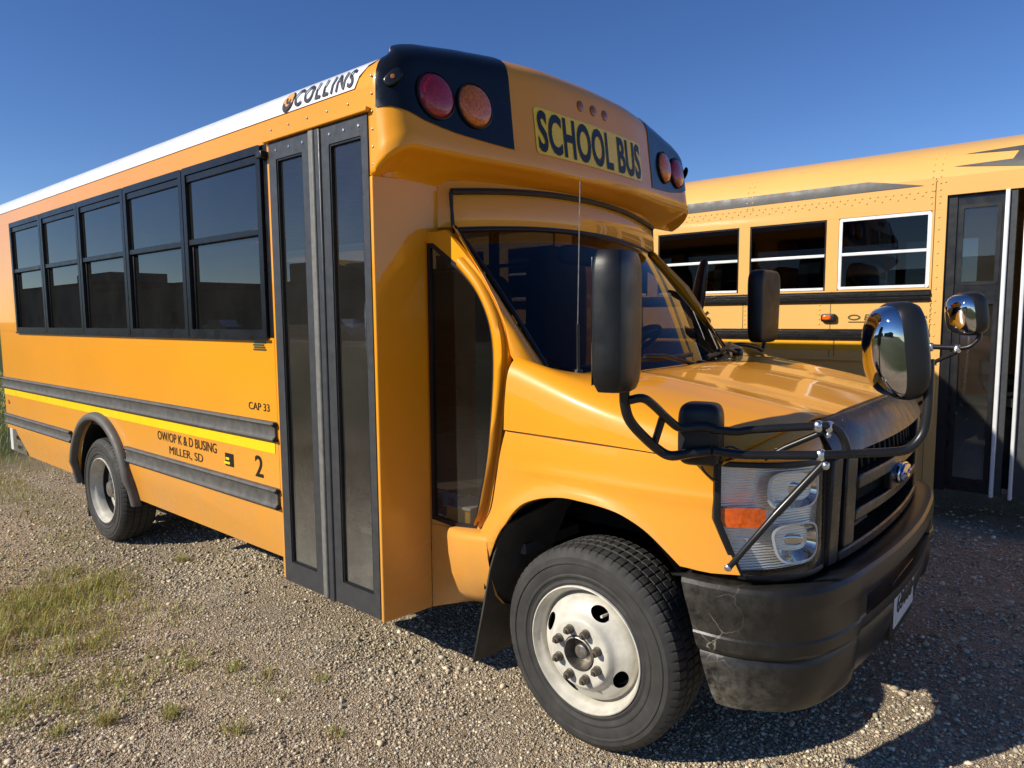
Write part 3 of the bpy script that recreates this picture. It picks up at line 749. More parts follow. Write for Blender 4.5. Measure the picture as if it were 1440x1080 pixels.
# --- lettering and decals on the side
sm = side_map(-1, .0022)
def line(s, x0, w, z, h, name='lettering', bold=.004, mat=M_ink): return text(name, s, lambda u, v: sm(x0+u, z+v), mat, BUS, w=w, h=h, bold=bold)
line('OW/OP K & D BUSING', -2.835, .70, .838, .052); line('MILLER, SD', -2.69, .40, .763, .052, bold=0)
line('2', -1.758, .072, .775, .105, bold=.012); line('CAP 33', -1.792, .185, 1.098, .036)
dq = MB()
for k in range(4): dq.box(-1.725+.006*(k % 2), -1.615-.008*(k % 3), -1.2035, -1.2005, 1.382+.011*k, 1.389+.011*k)
dq.build('small_decal', simple('decal_green', (.02, .06, .03), .5), BUS)
d = MB().box(-2.045, -1.965, -1.2035, -1.2005, .79, .855).build('small_decal', M_ink, BUS)
MB().box(-2.055, -1.995, -1.206, -1.204, .80, .812).build('decal_bar', M_stripe, d); MB().box(-2.035, -2.0, -1.206, -1.204, .822, .834).build('decal_bar', M_stripe, d)
MB().lathe([(.022, 0), (.018, .006), (.0005, .008)], (-5.76, -1.2, .845), (0, -1, 0), 16).build('side_reflector', M_amb, BUS)
# maker's name on the white cove
def cove(u, t, off=.007):
    y, z = roof_pt(t); y2, z2 = roof_pt(t+.003); ny, nz = z2-z, y-y2; l = math.hypot(ny, nz)
    return (u, -(y+ny/l*off), z+nz/l*off)
text('maker_lettering', 'COLLINS', lambda u, v: cove(-1.312+u, .018+v), M_inkg, BUS, w=.405, h=.072, bold=.02, shear=.22, sub=1, spacing=1.3)
lc = (-1.362, .052)
def disc(name, rx, rt, mat, off, cx=lc[0], ct=lc[1], inner=0.0, a0=0, a1=360):
    n = 28; mb = MB(); rows = [[cove(cx+k*rx*math.cos(a)+.25*k*rt*math.sin(a), ct+k*rt*math.sin(a), off) for a in np.radians(np.linspace(a0, a1, n))] for k in (max(inner, .01), 1)]
    return mb.grid(rows).build(name, mat, BUS, smooth=0)
disc('logo_disc', .040, .044, M_inkg, .006); disc('logo_disc', .034, .038, M_org, .0068)
disc('logo_swoosh', .034, .038, M_inkg, .0076, inner=.55, a0=190, a1=345); disc('logo_swoosh', .022, .024, M_inkg, .0078, cx=lc[0]+.008, ct=lc[1]+.012, inner=.5, a0=170, a1=340)

# --- entrance door, two leaves
def leaf(x0, x1, g0, g1):
    yo = -1.206
    out = [(x0, .322), (x1, .322), (x1, 2.288), (x0, 2.288)]; inn = rrect(g0, g1, .415, 2.215, .008)
    l = panel('door_leaf', out, lambda x, z: (x, yo, z), M_door, BUS, holes=[inn], thick=.032, smooth=0)
    gk = panel('gasket', rr2(g0, g1, .415, 2.215, .008, -.0), lambda x, z: (x, yo+.004, z), M_blk, l, holes=[rr2(g0, g1, .415, 2.215, .008, .008)], thick=.02, smooth=0)
    panel('glass', rr2(g0, g1, .415, 2.215, .008, .007), lambda x, z: (x, yo+.016, z), M_dglass, l, smooth=0)
    mb = MB()
    for x in np.linspace(x0+.06, x1-.05, 3): mb.lathe([(.006, 0), (.005, .004), (.0004, .0045)], (x, yo, 2.252), (0, -1, 0), 10)
    mb.build('rivets', M_alu, l)['kind'] = 'stuff'
    return l
leaf(-1.518, -1.205, -1.462, -1.262); leaf(-1.127, -.8305, -1.076, -.868)
MB().box(-1.204, -1.167, -1.219, -1.18, .318, 2.288).build('door_seal', M_seam, BUS, bevel=.008)
MB().box(-1.165, -1.128, -1.214, -1.18, .318, 2.288).build('door_seal', M_door, BUS, bevel=.006)
MB().box(-1.575, -1.53, -1.236, -1.2005, 2.228, 2.262).build('door_hinge', M_blk, BUS, bevel=.006)

# --- cab: passenger side panel with the tall quarter window (traced on the plane of the cab side)
YC = -.935
def tr(pts, Y): return [(q.x, q.z) for q in (at(px, py, Y=Y) for px, py in pts)]
def smooth_poly(pts, n=4): return [(p.x, p.y) for p in catmull([Vector((a, b_, 0)) for a, b_ in pts], n)]
win_r = smooth_poly(tr([(645, 378), (667, 404), (682, 434), (691, 468), (694, 510), (692, 570), (687, 630), (677, 695), (668, 741)], YC), 4)
WIN = [(-.797, 1.815), (-.775, 1.813)]+win_r+tr([(640, 737)], YC)+[(-.797, .69)]
shut = smooth_poly(tr([(715, 498), (711, 550), (706, 603), (701, 645), (695, 680), (689, 715), (680, 737)], YC), 3)
CABO = [(-.8285, 1.875)]+tr([(612, 326), (626, 323), (652, 354), (677, 387), (696, 425), (710, 462)], YC)+shut+tr([(668, 750), (640, 746), (606, 741)], YC)+[(-.8285, .66)]
def tumble(sg, z): return 0 if sg < 0 else .10+.12*max(0, z-1.2)
def cab_map(sg, d=0.0): return lambda x, z: (x, sg*(-YC+d-tumble(sg, z)), z)
for sg in (-1, 1):
    cs = panel('cab_side', CABO, cab_map(sg), M_yel, BUS, holes=[inset(WIN, -.012)], thick=.02, smooth=0, off=-1)
    panel('window_gasket', inset(WIN, -.0125), cab_map(sg, .001), M_blk, cs, holes=[inset(WIN, .006)], thick=.016, smooth=0)
    panel('quarter_glass', inset(WIN, .004), cab_map(sg, -.008), M_cglass, cs, smooth=0)
# raised door frame edge between quarter window and fender
mb = MB(); rows = []
fr_o = smooth_poly(tr([(652, 362), (677, 393), (696, 430), (708, 466), (711, 500), (708, 550), (702, 603), (697, 645), (690, 680), (684, 712), (676, 732)], YC), 3)
fr_i = smooth_poly(tr([(646, 374), (670, 404), (686, 436), (695, 470), (698, 510), (696, 570), (691, 630), (686, 668), (681, 697), (676, 722), (671, 738)], YC), 3)
for sg in (-1, 1):
    rows = []
    for o_, i_ in zip(fr_o, fr_i):
        m_ = ((o_[0]+i_[0])/2, (o_[1]+i_[1])/2)
        rows.append([(a_, sg*(b_-tumble(sg, c_)), c_) for a_, b_, c_ in ((o_[0], .936, o_[1]), (o_[0], .958, o_[1]), (m_[0], .966, m_[1]), (i_[0], .952, i_[1]), (i_[0], .936, i_[1]))])
    MB().grid(rows).build('door_frame', M_yel, BUS, smooth=70)
# rocker below the quarter window, swelling out to a ledge then tucking under
for sg in (-1, 1):
    rows = []
    for x in np.linspace(-.812, -.435, 14):
        k = (x+.812)/.377
        zt = .655+.045*k; zb = .294+.085*k
        flare = .006+.059*(min(1, k*1.5)**.8)
        prof = [(-.02, 0), (flare*.7, .0), (flare, .04), (flare+.004, .10), (flare-.002, .30), (flare-.02, .55), (flare-.055, .80), (flare-.10, .95), (flare-.15, 1.0)]
        kk = min(1, k*2.2); rows.append([(x, sg*(.935+a*kk+.004*(1-kk)), zt+(zb-zt)*t) for a, t in prof])
    MB().grid(rows).build('rocker_panel', M_yel, BUS, smooth=60)

# --- A pillars
wl = [Vector((a, b_)) for a, b_ in []]
for sg in (-1, 1):
    out = [at(px, py, Y=YC) for px, py in [(627, 320), (652, 354), (677, 387), (696, 425), (710, 462), (717, 499)]]
    rows = []
    for k, q in enumerate(out):
        t = k/5
        a = wtop(-.83).lerp(wbot(-.83), t)
        o_ = Vector((q.x+.004, -.936, q.z))
        if k < 2: o_.y += .02*(2-k)
        m_ = (a+o_)/2+Vector((.022, -.022, .01))
        rows.append([o_+Vector((-.01, .03, 0)), o_, o_*.75+m_*.25+Vector((.004, -.006, .002)), m_, a*.7+m_*.3+Vector((.004, -.004, .004)), a+Vector((.004, 0, .004)), a+Vector((-.02, .01, -.02))])
    rows.append([p+Vector((.03, .01, -.05)) for p in rows[-1]])
    if sg > 0: rows = [[Vector((p.x, -p.y*.97-(.085 if abs(p.y) > .88 else .02)-.06*max(0, p.z-1.3), p.z)) for p in r] for r in rows]
    MB().grid(rows).build('a_pillar', M_yel, BUS, smooth=70)
# --- windshield
rows = [[wtop(y).lerp(wbot(y), t)+Vector((.0, 0, .02*math.sin(PI*t))) for y in ysW] for t in np.linspace(0, 1, 10)]
ws = MB().grid(rows).build('windshield', M_wglass, BUS, smooth=80)
MB().tube([wtop(y)+Vector((.006, 0, -.012)) for y in ysW], .013, 8).build('windshield_gasket', M_blk, ws)
for sg in (-1, 1):
    MB().tube([wtop(sg*.822).lerp(wbot(sg*.822), t)+Vector((.003, 0, .003+.02*math.sin(PI*t))) for t in np.linspace(0, 1, 9)], .009, 8).build('windshield_gasket', M_blk, ws)
# --- cowl grille between glass and hood
rows = []
HR = [(-.355, -.99, 1.112), (-.352, -.986, 1.22), (-.348, -.968, 1.33), (-.335, -.925, 1.376), (-.295, -.85, 1.345), (-.225, -.735, 1.312), (-.13, -.45, 1.305), (-.085, 0, 1.312)]
def cowl_front(y):
    ys_ = [p[1] for p in HR[3:]]; return Vector((float(np.interp(-abs(y), ys_, [p[0] for p in HR[3:]])), y, float(np.interp(-abs(y), ys_, [p[2] for p in HR[3:]]))))
for y in np.linspace(-.84, .84, 57):
    a = wbot(max(-.83, min(.83, y)))+Vector((-.03, 0, .008)); a.y = y; b_ = cowl_front(y)+Vector((.02, 0, -.012))
    w = .004*(len(rows) % 2)
    rows.append([a, a.lerp(b_, .3)+Z3*(w-.006), a.lerp(b_, .7)+Z3*(w-.01), b_])
MB().grid(rows).build('cowl_grille', M_blk, BUS, smooth=30)
for y0, y1, z in ((-.55, -.02, .0), (.1, .68, .0)):
    p = [wbot(y)+Vector((.045, 0, .035)) for y in np.linspace(y0, y1, 8)]
    o = MB().tube([q+Vector((-.02*(k/7), 0, .018*(k/7))) for k, q in enumerate(p)], .010, 8).build('wiper', M_blk, BUS)
    MB().tube([wbot(y1)+Vector((.05, .04, .0)), wbot((y0+y1)/2)+Vector((.055, 0, .055)), p[2]+Vector((0, 0, .02))], .009, 8).build('wiper_arm', M_blk, o)
    MB().superbox(wbot(y1)+Vector((.05, .05, 0)), X3, Y3, Z3, .025, .03, .025, .7).build('wiper_pivot', M_blk, o)

# --- hood: lofted from cowl to nose, sides wrapping down to the fender seam
HM1 = [(.0, -.992, 1.108), (.0, -.987, 1.18), (.0, -.968, 1.24), (.0, -.92, 1.278), (.01, -.84, 1.296), (.02, -.70, 1.306), (.03, -.45, 1.304), (.05, 0, 1.316)]
HM2 = [(.25, -.982, 1.10), (.25, -.974, 1.145), (.255, -.95, 1.19), (.265, -.89, 1.222), (.28, -.80, 1.243), (.30, -.68, 1.258), (.32, -.45, 1.263), (.34, 0, 1.277)]
HFR = [(.468, -.957, 1.088), (.49, -.945, 1.108), (.525, -.92, 1.132), (.56, -.86, 1.157), (.59, -.775, 1.177), (.62, -.665, 1.193), (.655, -.40, 1.207), (.675, 0, 1.216)]
def loft(curves, nu, nv):
    C = [catmull(c_, nv) for c_ in curves]; n = len(C[0])
    return [list(q) for q in zip(*[catmull([c_[j] for c_ in C], nu) for j in range(n)])]
H0 = loft([HR, HM1, HM2, HFR], 8, 5)
ridge = lambda y: .010*math.exp(-((abs(y)-.60)/.05)**2)-.006*math.exp(-((abs(y)-.48)/.06)**2)
H0 = [[p+Z3*ridge(p.y) for p in r] for r in H0]
H0 = [r+[Vector((p.x, -p.y, p.z)) for p in r[-2::-1]] for r in H0]
hood = MB().grid(H0).build('hood', M_yel, BUS, smooth=60, solid=.012)
# --- front fenders (traced), with the wheel arch
YF = -.99
arch = [(679, 812), (689, 782), (700, 752), (711, 736), (721, 721), (736, 708), (760, 701), (790, 700), (815, 705), (842, 712), (867, 721), (891, 735), (912, 751), (934, 773), (956, 796)]
def fend_y(x, z):
    y = .987-.012*max(0, (z-1.0)/.12)**2
    if x > .12: y -= .045*((x-.12)/.40)**2
    r = math.hypot(x+.03, z-.46); y += .018*math.exp(-((r-.445)/.035)**2)
    y += .006*math.exp(-((z-.975)/.02)**2)*min(1, max(0, (x+.35)/.2))
    if z < .68 and x < -.3: y -= .05*((.68-z)/.2)**1.5
    return y
def trF(pts):
    out = []
    for px, py in pts:
        y = YF
        for _ in range(4): q = at(px, py, Y=y); y = -fend_y(q.x, q.z)
        out.append((q.x, q.z))
    return out
FND = [(-.357, 1.105), (-.2, 1.106), (0, 1.103), (.13, 1.100), (.25, 1.095), (.36, 1.090), (.462, 1.084)]+trF([(1006, 700), (1007, 735), (1024, 772), (1041, 809), (1000, 806), (980, 802)])+smooth_poly(trF(arch[::-1]), 3)+smooth_poly(trF([(675, 797), (671, 776), (674, 752), (682, 734), (691, 715), (697, 680), (702, 645)]), 3)
for sg in (-1, 1):
    panel('fender', FND, lambda x, z: (x, sg*fend_y(x, z), z), M_yel, BUS, cell=.025, thick=.015, smooth=60, off=-1)
# wheel house liner and mud flap
for sg in (-1, 1):
    mb = MB(); rows = []
    for a in np.linspace(.62, PI+.02, 26):
        rows.append([(-.03+.455*math.cos(a), sg*y, .47+.44*math.sin(a)) for y in (.968, .80, .60, .5)])
    mb.grid(rows); mb.add([r[-1] for r in rows], [tuple(range(len(rows)))])
    mb.build('wheel_house', M_dark, BUS)
    fo = [at(713, 736, Y=-.975), at(700, 757, Y=-.985), at(688, 800, Y=-.99), at(677, 862, Y=-.995), at(664, 931, Y=-1.0)]
    rows = []
    for k, q in enumerate(fo):
        rows.append([Vector((q.x+.02*t+.10*t*(1-k/4), sg*(-q.y-.30*t), q.z+.10*t*(1-k/4)**2)) for t in np.linspace(0, 1, 6)])
    MB().grid(rows).build('mud_flap', M_flap, BUS, solid=.008, smooth=60)

# --- nose: black grille surround
def nose_x(y, z):
    k = 1-(abs(y)/.66)**2
    xs_ = .655+.045*k; return xs_+.055*max(0, min(1, (1.19-z)/.13))-.02*max(0, (.95-z)/.25)
rows = []
for y in np.linspace(-.655, .655, 31):
    e = float(np.interp(-abs(y), [p[1] for p in HFR], [p[0] for p in HFR])); ez = float(np.interp(-abs(y), [p[1] for p in HFR], [p[2] for p in HFR]))
    rows.append([(e-.03, y, ez-.02), (e+.002, y, ez-.006), (e+.018, y, ez-.012), (e+.05, y, 1.15), (nose_x(y, 1.11)+.004, y, 1.115), (nose_x(y, 1.08)+.004, y, 1.085), (nose_x(y, 1.08)-.05, y, 1.08)])
GR = MB().grid(rows).build('grille_surround', M_blk_satin, BUS, smooth=50)
def bar(y0, y1, z0, z1, d=.05, name='grille_bar', mat=M_blk_satin, proud=.0, par=None):
    rows = []
    for y in np.linspace(y0, y1, max(2, int(abs(y1-y0)/.05)+2)):
        xa, xb = nose_x(y, z0)+proud, nose_x(y, z1)+proud
        rows.append([(xa-d, y, z0), (xa, y, z0), (xb, y, z1), (xb-d, y, z1)])
    mb = MB().grid(rows, closed_u=True)
    for r in (rows[0], rows[-1]): mb.add(r, [(0, 1, 2, 3)])
    return mb.build(name, mat, par or GR, bevel=.006)
for sg in (-1, 1):
    bar(min(sg*.655, sg*.585), max(sg*.655, sg*.585), .735, 1.0795, .12, 'grille_post', proud=.002)
    bar(min(sg*.555, sg*.47), max(sg*.555, sg*.47), .775, 1.0795, .06, 'grille_post', proud=.004)
bar(-.584, .584, .735, .773, .07, proud=.006)
for z0, z1 in ((.955, 1.0), (.845, .885)): bar(-.469, .469, z0, z1, .05)
for y in np.linspace(-.42, .42, 13): bar(y-.004, y+.004, 1.0005, 1.0790, .02, 'grille_rib', M_blk, proud=-.03)
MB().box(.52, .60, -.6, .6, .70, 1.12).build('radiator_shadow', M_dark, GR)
# oval badge
bo = Vector((nose_x(0, .93)+.012, 0, .935)); bd = MB()
for k, (ry, rz, xx, mt, nm) in enumerate(((.092, .040, 0, M_chrome, 'badge'), (.082, .033, .008, M_blue, 'badge_face'))):
    mb = MB(); n = 32; rows = [[bo+Vector((xx+h, r*ry*math.cos(a), r*rz*math.sin(a))) for a in np.linspace(0, 2*PI, n, endpoint=False)] for r, h in ((1, -.012), (1, .004), (.93, .008), (.01, .009))]
    o = mb.grid(rows, closed_u=True).build(nm, mt, GR if k == 0 else bd); bd = o if k == 0 else bd
mb = MB().tube([bo+Vector((.0185, .055*math.cos(a)*(1 if a < PI else 1), .006*math.sin(3*a))) for a in np.linspace(PI, 0, 14)], .003, 6); mb.build('badge_script', M_chrome, bd)
MB().box(nose_x(0, .93)-.03, nose_x(0, .93)+.002, -.12, .12, .8855, .9545).build('badge_mount', M_blk_satin, GR, bevel=.006)

# --- headlamps
def lamp_surf(u, v, d=0.0):
    """u 0 outer rear edge .. 1 inner edge, v 0 top .. 1 bottom"""
    e = float(np.interp(v, [0, .5, 1], [0, 0, 1]))
    a = Vector((.468+.06*e, -.958+.033*e, 1.083-.33*v)); c_ = Vector((.680, -.660, 1.074-.325*v))
    p = a.lerp(c_, u); bul = .055*math.sin(PI*min(1, u*1.0))**.8
    n = Vector((.82, -.57, 0)); return p+n*(bul+d)
for sg in (-1, 1):
    fl = (lambda p: p) if sg < 0 else (lambda p: Vector((p.x, -p.y, p.z)))
    us, vs_ = np.linspace(0, 1, 17), np.linspace(0, 1, 13)
    H = MB().grid([[fl(lamp_surf(u, v, -.040*math.sin(PI*min(.97, max(.03, u)))**.5-.006-.018*v)) for u in us] for v in vs_]).build('headlamp', M_refl, BUS, smooth=60)
    MB().grid([[fl(lamp_surf(u, v, .002)) for u in us] for v in vs_]).build('lens', M_lens, H, smooth=60)
    edge = [lamp_surf(u, 0, -.002) for u in us]+[lamp_surf(1, v, -.002) for v in vs_[1:]]+[lamp_surf(u, 1, -.002) for u in us[::-1][1:]]+[lamp_surf(0, v, -.002) for v in vs_[::-1][1:]]
    cen = lamp_surf(.5, .5, -.03); rows = []
    for p in edge:
        o_ = (p-cen).normalized(); rows.append([fl(p-o_*.004+Vector((.004, -.004, 0))), fl(p+o_*.008+Vector((.004, -.004, 0))), fl(p+o_*.016), fl(p+o_*.014+Vector((-.05, .05, 0)))])
    MB().grid(rows, closed_v=True).build('bezel', M_blk, H, smooth=50)
    # two reflector bowls and the amber insert
    for (u0, v0, ru, rv) in ((.66, .24, .26, .17), (.66, .74, .26, .17)):
        rows = []
        for k in range(6):
            s_ = 1-k/5; row = []
            for a in np.linspace(0, 2*PI, 28, endpoint=False):
                cu, su = math.cos(a), math.sin(a); cu = math.copysign(abs(cu)**.6, cu); su = math.copysign(abs(su)**.6, su)
                row.append(fl(lamp_surf(u0+ru*s_*cu, v0+rv*s_*su, -.018-.07*(1-s_*s_))))
            rows.append(row)
        bw = MB().grid(rows, closed_u=True).build('reflector_bowl', M_chrome, H, smooth=60)
        MB().grid([[fl(lamp_surf(u0+(ru*k_)*math.copysign(abs(math.cos(a))**.6, math.cos(a)), v0+(rv*k_)*math.copysign(abs(math.sin(a))**.6, math.sin(a)), -.016)) for a in np.linspace(0, 2*PI, 28, endpoint=False)] for k_ in (1.0, 1.10)], closed_u=True).build('bowl_rim', M_wbox, bw)
        MB().superbox(fl(lamp_surf(u0, v0, -.05)), Vector((.82, -.57*-sg*-1, 0)), Vector((.57, .82*-sg, 0)), Z3, .028, .018, .018, .9, 12, 10).build('bulb_shield', M_chrome, bw)
    MB().grid([[fl(lamp_surf(u, v, -.010)) for u in np.linspace(.015, .36, 8)] for v in np.linspace(.40, .57, 6)]).build('turn_signal', M_amb2, H, smooth=60, solid=.02)

for sg in (-1, 1):
    hf = catmull(HFR[:6], 5); rows = []
    for k, h in enumerate(hf):
        u = k/(len(hf)-1); l = lamp_surf(u, 0, .004)+Vector((-.004, 0, .014))
        m1, m2 = h.lerp(l, .33), h.lerp(l, .7); n_ = Vector((.8, -.5, .3))*.018
        rows.append([h+Vector((-.012, .004, -.016)), h+Vector((.004, -.004, -.008)), m1+n_, m2+n_*.8, l, l+Vector((-.03, .02, -.01))])
    if sg > 0: rows = [[Vector((p.x, -p.y, p.z)) for p in r] for r in rows]
    MB().grid(rows).build('nose_corner', M_yel, BUS, smooth=70)
# --- bumper
BO = catmull([Vector(p) for p in [(.36, -.992, 0), (.47, -.985, 0), (.58, -.958, 0), (.67, -.90, 0), (.735, -.80, 0), (.775, -.64, 0), (.80, -.42, 0), (.815, -.2, 0), (.82, 0, 0)]], 6)
BO = BO+[Vector((p.x, -p.y, 0)) for p in BO[-2::-1]]
rows = []
for i, p in enumerate(BO):
    t = (BO[min(i+1, len(BO)-1)]-BO[max(i-1, 0)]).normalized(); n = Vector((t.y, -t.x, 0)); n = n if n.dot(Vector((p.x+.2, p.y, 0))) > 0 else -n
    ay = abs(p.y); s = min(i, len(BO)-1-i)/12
    cut = max(0, 1-s)        # rear end slants forward towards the bottom
    slot = .045 if ay < .50 else 0
    row = []
    for dz, dn in ((.700, -.16), (.724, -.10), (.727, -.026), (.723, -.010), (.712, -.001), (.675, .002), (.655, .002), (.650, -slot), (.572, -slot), (.566, .004), (.548, .004), (.53, .004), (.515, -.004), (.508, -.012), (.495, -.006), (.47, -.004), (.42, -.008), (.37, -.018), (.342, -.034), (.333, -.07)):
        f = (.73-dz)/.39; q = p+n*(dn-.02*f*(ay < .6))
        q = Vector((q.x+cut*.115*f, q.y, dz+.0*f)); row.append(q)
    rows.append(row)
BUMP = MB().grid(rows).build('front_bumper', M_bump, BUS, smooth=28, solid=.012)
# licence plate with an embossed number, hung under the slot
pl = MB().box(.795, .80, -.20, .12, .40, .56).build('licence_plate', M_plate, BUS, bevel=.004)
text('plate_lettering', '63008', lambda u, v: (.8015, -.165+u, .445+v), M_inkg, pl, w=.25, h=.065, bold=.02)
MB().box(.74, .794, -.22, .14, .36, .57).build('plate_bracket', M_blk, BUS, bevel=.004)

# --- antenna
ab = at(813, 526, Y=-.72)
an = MB().lathe([(.001, .02), (.016, .018), (.020, 0), (.020, -.02)], ab, Z3, 16).build('antenna', M_blk, BUS)
MB().tube([ab, ab+Vector((-.002, 0, .19))], .0065, 10).build('antenna_spring', M_blk, an)
MB().tube([ab+Vector((-.002, 0, .19)), ab+Vector((.008, 0, .72))], .0022, 8).build('mast', M_steel, an)

# --- wheels
def tyre_mesh(w, R, n=420):
    """tyre round local Y; outer sidewall at y = 0, tread cut by three grooves and shoulder notches"""
    half = [(.218, .012), (.224, .004), (.234, .0), (.244, .003), (.252, .0), (.256, -.004), (.262, -.0045), (.266, -.002), (.285, -.006), (.300, -.0045), (.303, -.0085), (.308, -.0085), (.311, -.005), (.325, -.004), (.336, .004), (.346, .012), (.354, .022)]
    tread = [(R-.006, .030), (R-.002, .040), (R-.001, .052), (R-.001, .062), (R-.010, .064), (R-.010, .071), (R, .073), (R, w*.5-.006), (R-.010, w*.5-.004)]
    prof = half+tread; prof = prof+[(r, w-y) for r, y in prof[::-1]]
    rows = []
    for j in range(n):
        a = 2*PI*j/n; row = []
        for k, (r, y) in enumerate(prof):
            kk = min(k, len(prof)-1-k)
            if 15 <= kk <= 20 and j % 6 == 0: r -= .0042 if kk < 20 else .003
            if kk in (23, 24) and j % 6 == 3: r -= .004
            row.append((r*math.cos(a), y, r*math.sin(a)))
        rows.append(row)
    return MB().grid(rows, closed_v=True)
def holed_disc(prof, holes, n=224):
    """lathe round local Y with oval hand holes snapped out of it"""
    rows = [[(r*math.cos(2*PI*j/n), y, r*math.sin(2*PI*j/n)) for j in range(n)] for r, y in prof]
    def rho(j, r, h):
        a = 2*PI*j/n; da = (a-h[0]+PI) % (2*PI)-PI
        return math.hypot(da*h[1]/h[2], (r-h[1])/h[3])
    mb = MB(); mb.v = [p for r in rows for p in r]
    rh = [[min([rho(j, r, h) for h in holes]+[9]) for j in range(n)] for r, _ in prof]
    for i in range(len(prof)-1):
        for j in range(n):
            q = [(i, j), (i, (j+1) % n), (i+1, (j+1) % n), (i+1, j)]
            if all(rh[a][b_] < 1 for a, b_ in q): continue
            mb.f.append(tuple(a*n+b_ for a, b_ in q))
    for i, (r, y) in enumerate(prof):
        for j in range(n):
            if rh[i][j] < 1 and rh[i][j] > .3:
                a = 2*PI*j/n; h = min(holes, key=lambda h: rho(j, r, h)); da = (a-h[0]+PI) % (2*PI)-PI; s = 1/rh[i][j]
                a2 = h[0]+da*s; r2 = h[1]+(r-h[1])*s
                y2 = float(np.interp(r2, *zip(*sorted(prof)))) if True else y
                mb.v[i*n+j] = (r2*math.cos(a2), y2, r2*math.sin(a2))
    return mb
def lug(parent, y, m, first):
    pass
def wheel(name_loc, deep):
    w_ = .222
    lip = [(.196, .055), (.200, .035), (.206, .022), (.211, .018), (.2145, .006), (.2205, -.0045), (.2245, -.003), (.2255, .004)]
    if not deep:
        rr = np.linspace(.112, .188, 22)
        disc = [(r, float(np.interp(r, [.112, .119, .126, .134, .142, .155, .17, .180, .186, .188], [-.032, -.030, -.022, -.010, -.003, .005, .015, .025, .036, .046]))) for r in rr]
        prof = [(.060, -.022), (.063, -.030), (.107, -.0325)]+disc+[(.190, .058)]+lip
        holes = [(math.radians(a), .158, .036, .0205) for a in (67, 157, 247, 337)]
    else:
        rr = np.linspace(.185, .10, 14)
        disc = [(r, .105+.045*(1/(1+math.exp((r-.14)/.014)))) for r in rr]
        prof = [(.05, .15), (.098, .152)]+disc[::-1]+[(.190, .098), (.194, .07)]+lip
        holes = [(math.radians(a), .152, .030, .017) for a in (20, 110, 200, 290)]
    mb = holed_disc(prof, holes)
    o = mb.build('wheel', M_rim, BUS, smooth=45)
    tyre_mesh(w_, .359).build('tyre', M_rub, o, smooth=22)
    MB().lathe([(.19, .07), (.185, .12), (.195, .19), (.216, .2)], (0, 0, 0), (0, 1, 0), 48).build('rim_barrel', M_dark, o)
    MB().lathe([(.16, .11), (.165, .17), (.02, .17), (.02, .11), (.16, .11)], (0, .0, 0), (0, 1, 0), 32).build('brake_drum', M_dark, o)
    yb = -.032 if not deep else .152
    for k in range(8):
        a = math.radians(22.5+45*k); c_ = Vector((.0865*math.cos(a), yb, .0865*math.sin(a)))
        MB().lathe([(.0165, .0), (.0165, -.005), (.0145, -.007), (.014, -.022), (.0115, -.027), (.006, -.028), (.0055, -.036), (.0003, -.0365)], c_, (0, 1, 0), 12).build('lug_nut', M_lug, o, smooth=30)
    if not deep:
        MB().lathe([(.060, -.01), (.059, -.034), (.055, -.036), (.050, .02), (.026, .022), (.025, -.016), (.021, -.020), (.0005, -.021)], (0, 0, 0), (0, 1, 0), 32).build('hub', M_steel, o)
        MB().tube([(.165*math.cos(1.05), .03, .165*math.sin(1.05)), (.167*math.cos(1.07), -.012, .167*math.sin(1.07))], .005, 8).build('valve', M_rim, o)
    else:
        MB().lathe([(.062, .15), (.060, .06), (.050, .04), (.0005, .036)], (0, 0, 0), (0, 1, 0), 32).build('hub', M_steel, o)
    return o
fw = wheel(None, False); rw = wheel(None, True)
R0 = Vector(BUS['origin'])
fw.location = Vector((0, -.987, .374))-R0
w2 = dup(fw, BUS, Vector((0, .987, .37))-R0, (0, 0, PI))
rw.location = Vector((-3.86, -1.165, .365))-R0
w3 = dup(rw, BUS, Vector((-3.86, 1.165, .365))-R0, (0, 0, PI))
for sg in (-1, 1):
    t_ = bpy.data.objects.new('inner_tyre', rw.children[0].data); col.objects.link(t_); t_.parent = BUS
    t_.location = Vector((-3.86, sg*(1.165-.26) - (.222 if sg > 0 else 0), .365))-R0
MB().tube([(0, -.75, .37), (0, .75, .37)], .06, 12).build('front_axle', M_dark, BUS)
MB().tube([(-3.86, -.7, .37), (-3.86, .7, .37)], .09, 12).build('rear_axle', M_dark, BUS)
for sg in (-1, 1): MB().box(-5.8, .45, sg*.45-.05, sg*.45+.05, .48, .66).build('chassis_rail', M_dark, BUS)
# rear wheel house
for sg in (-1, 1):
    mb = MB(); rows = [[(RWX+.472*math.cos(a), sg*y, .40+.472*math.sin(a)) for y in (1.175, .9, .66)] for a in np.linspace(-.1, PI+.1, 22)]
    mb.grid(rows); mb.add([r[-1] for r in rows], [tuple(range(len(rows)))]); mb.build('wheel_house', M_dark, BUS)
MB().box(-4.285, -4.27, -1.13, -.72, .10, .56).build('mud_flap', M_flap, BUS)
# rear bumper, wrapped end with slots
rb = MB().box(-5.985, -5.90, -1.16, 1.16, .40, .655).build('rear_bumper', M_alu2, BUS, bevel=.008)
mb = MB()
rbe = panel('bumper_return', [(-5.899, .40), (-5.52, .40), (-5.66, .655), (-5.899, .655)], lambda x, z: (x, -1.16, z), M_steel, rb, holes=[rrect(-5.82, -5.69, .595, .63, .012), rrect(-5.80, -5.66, .51, .545, .012), rrect(-5.77, -5.62, .43, .465, .012)], thick=.006, smooth=0)

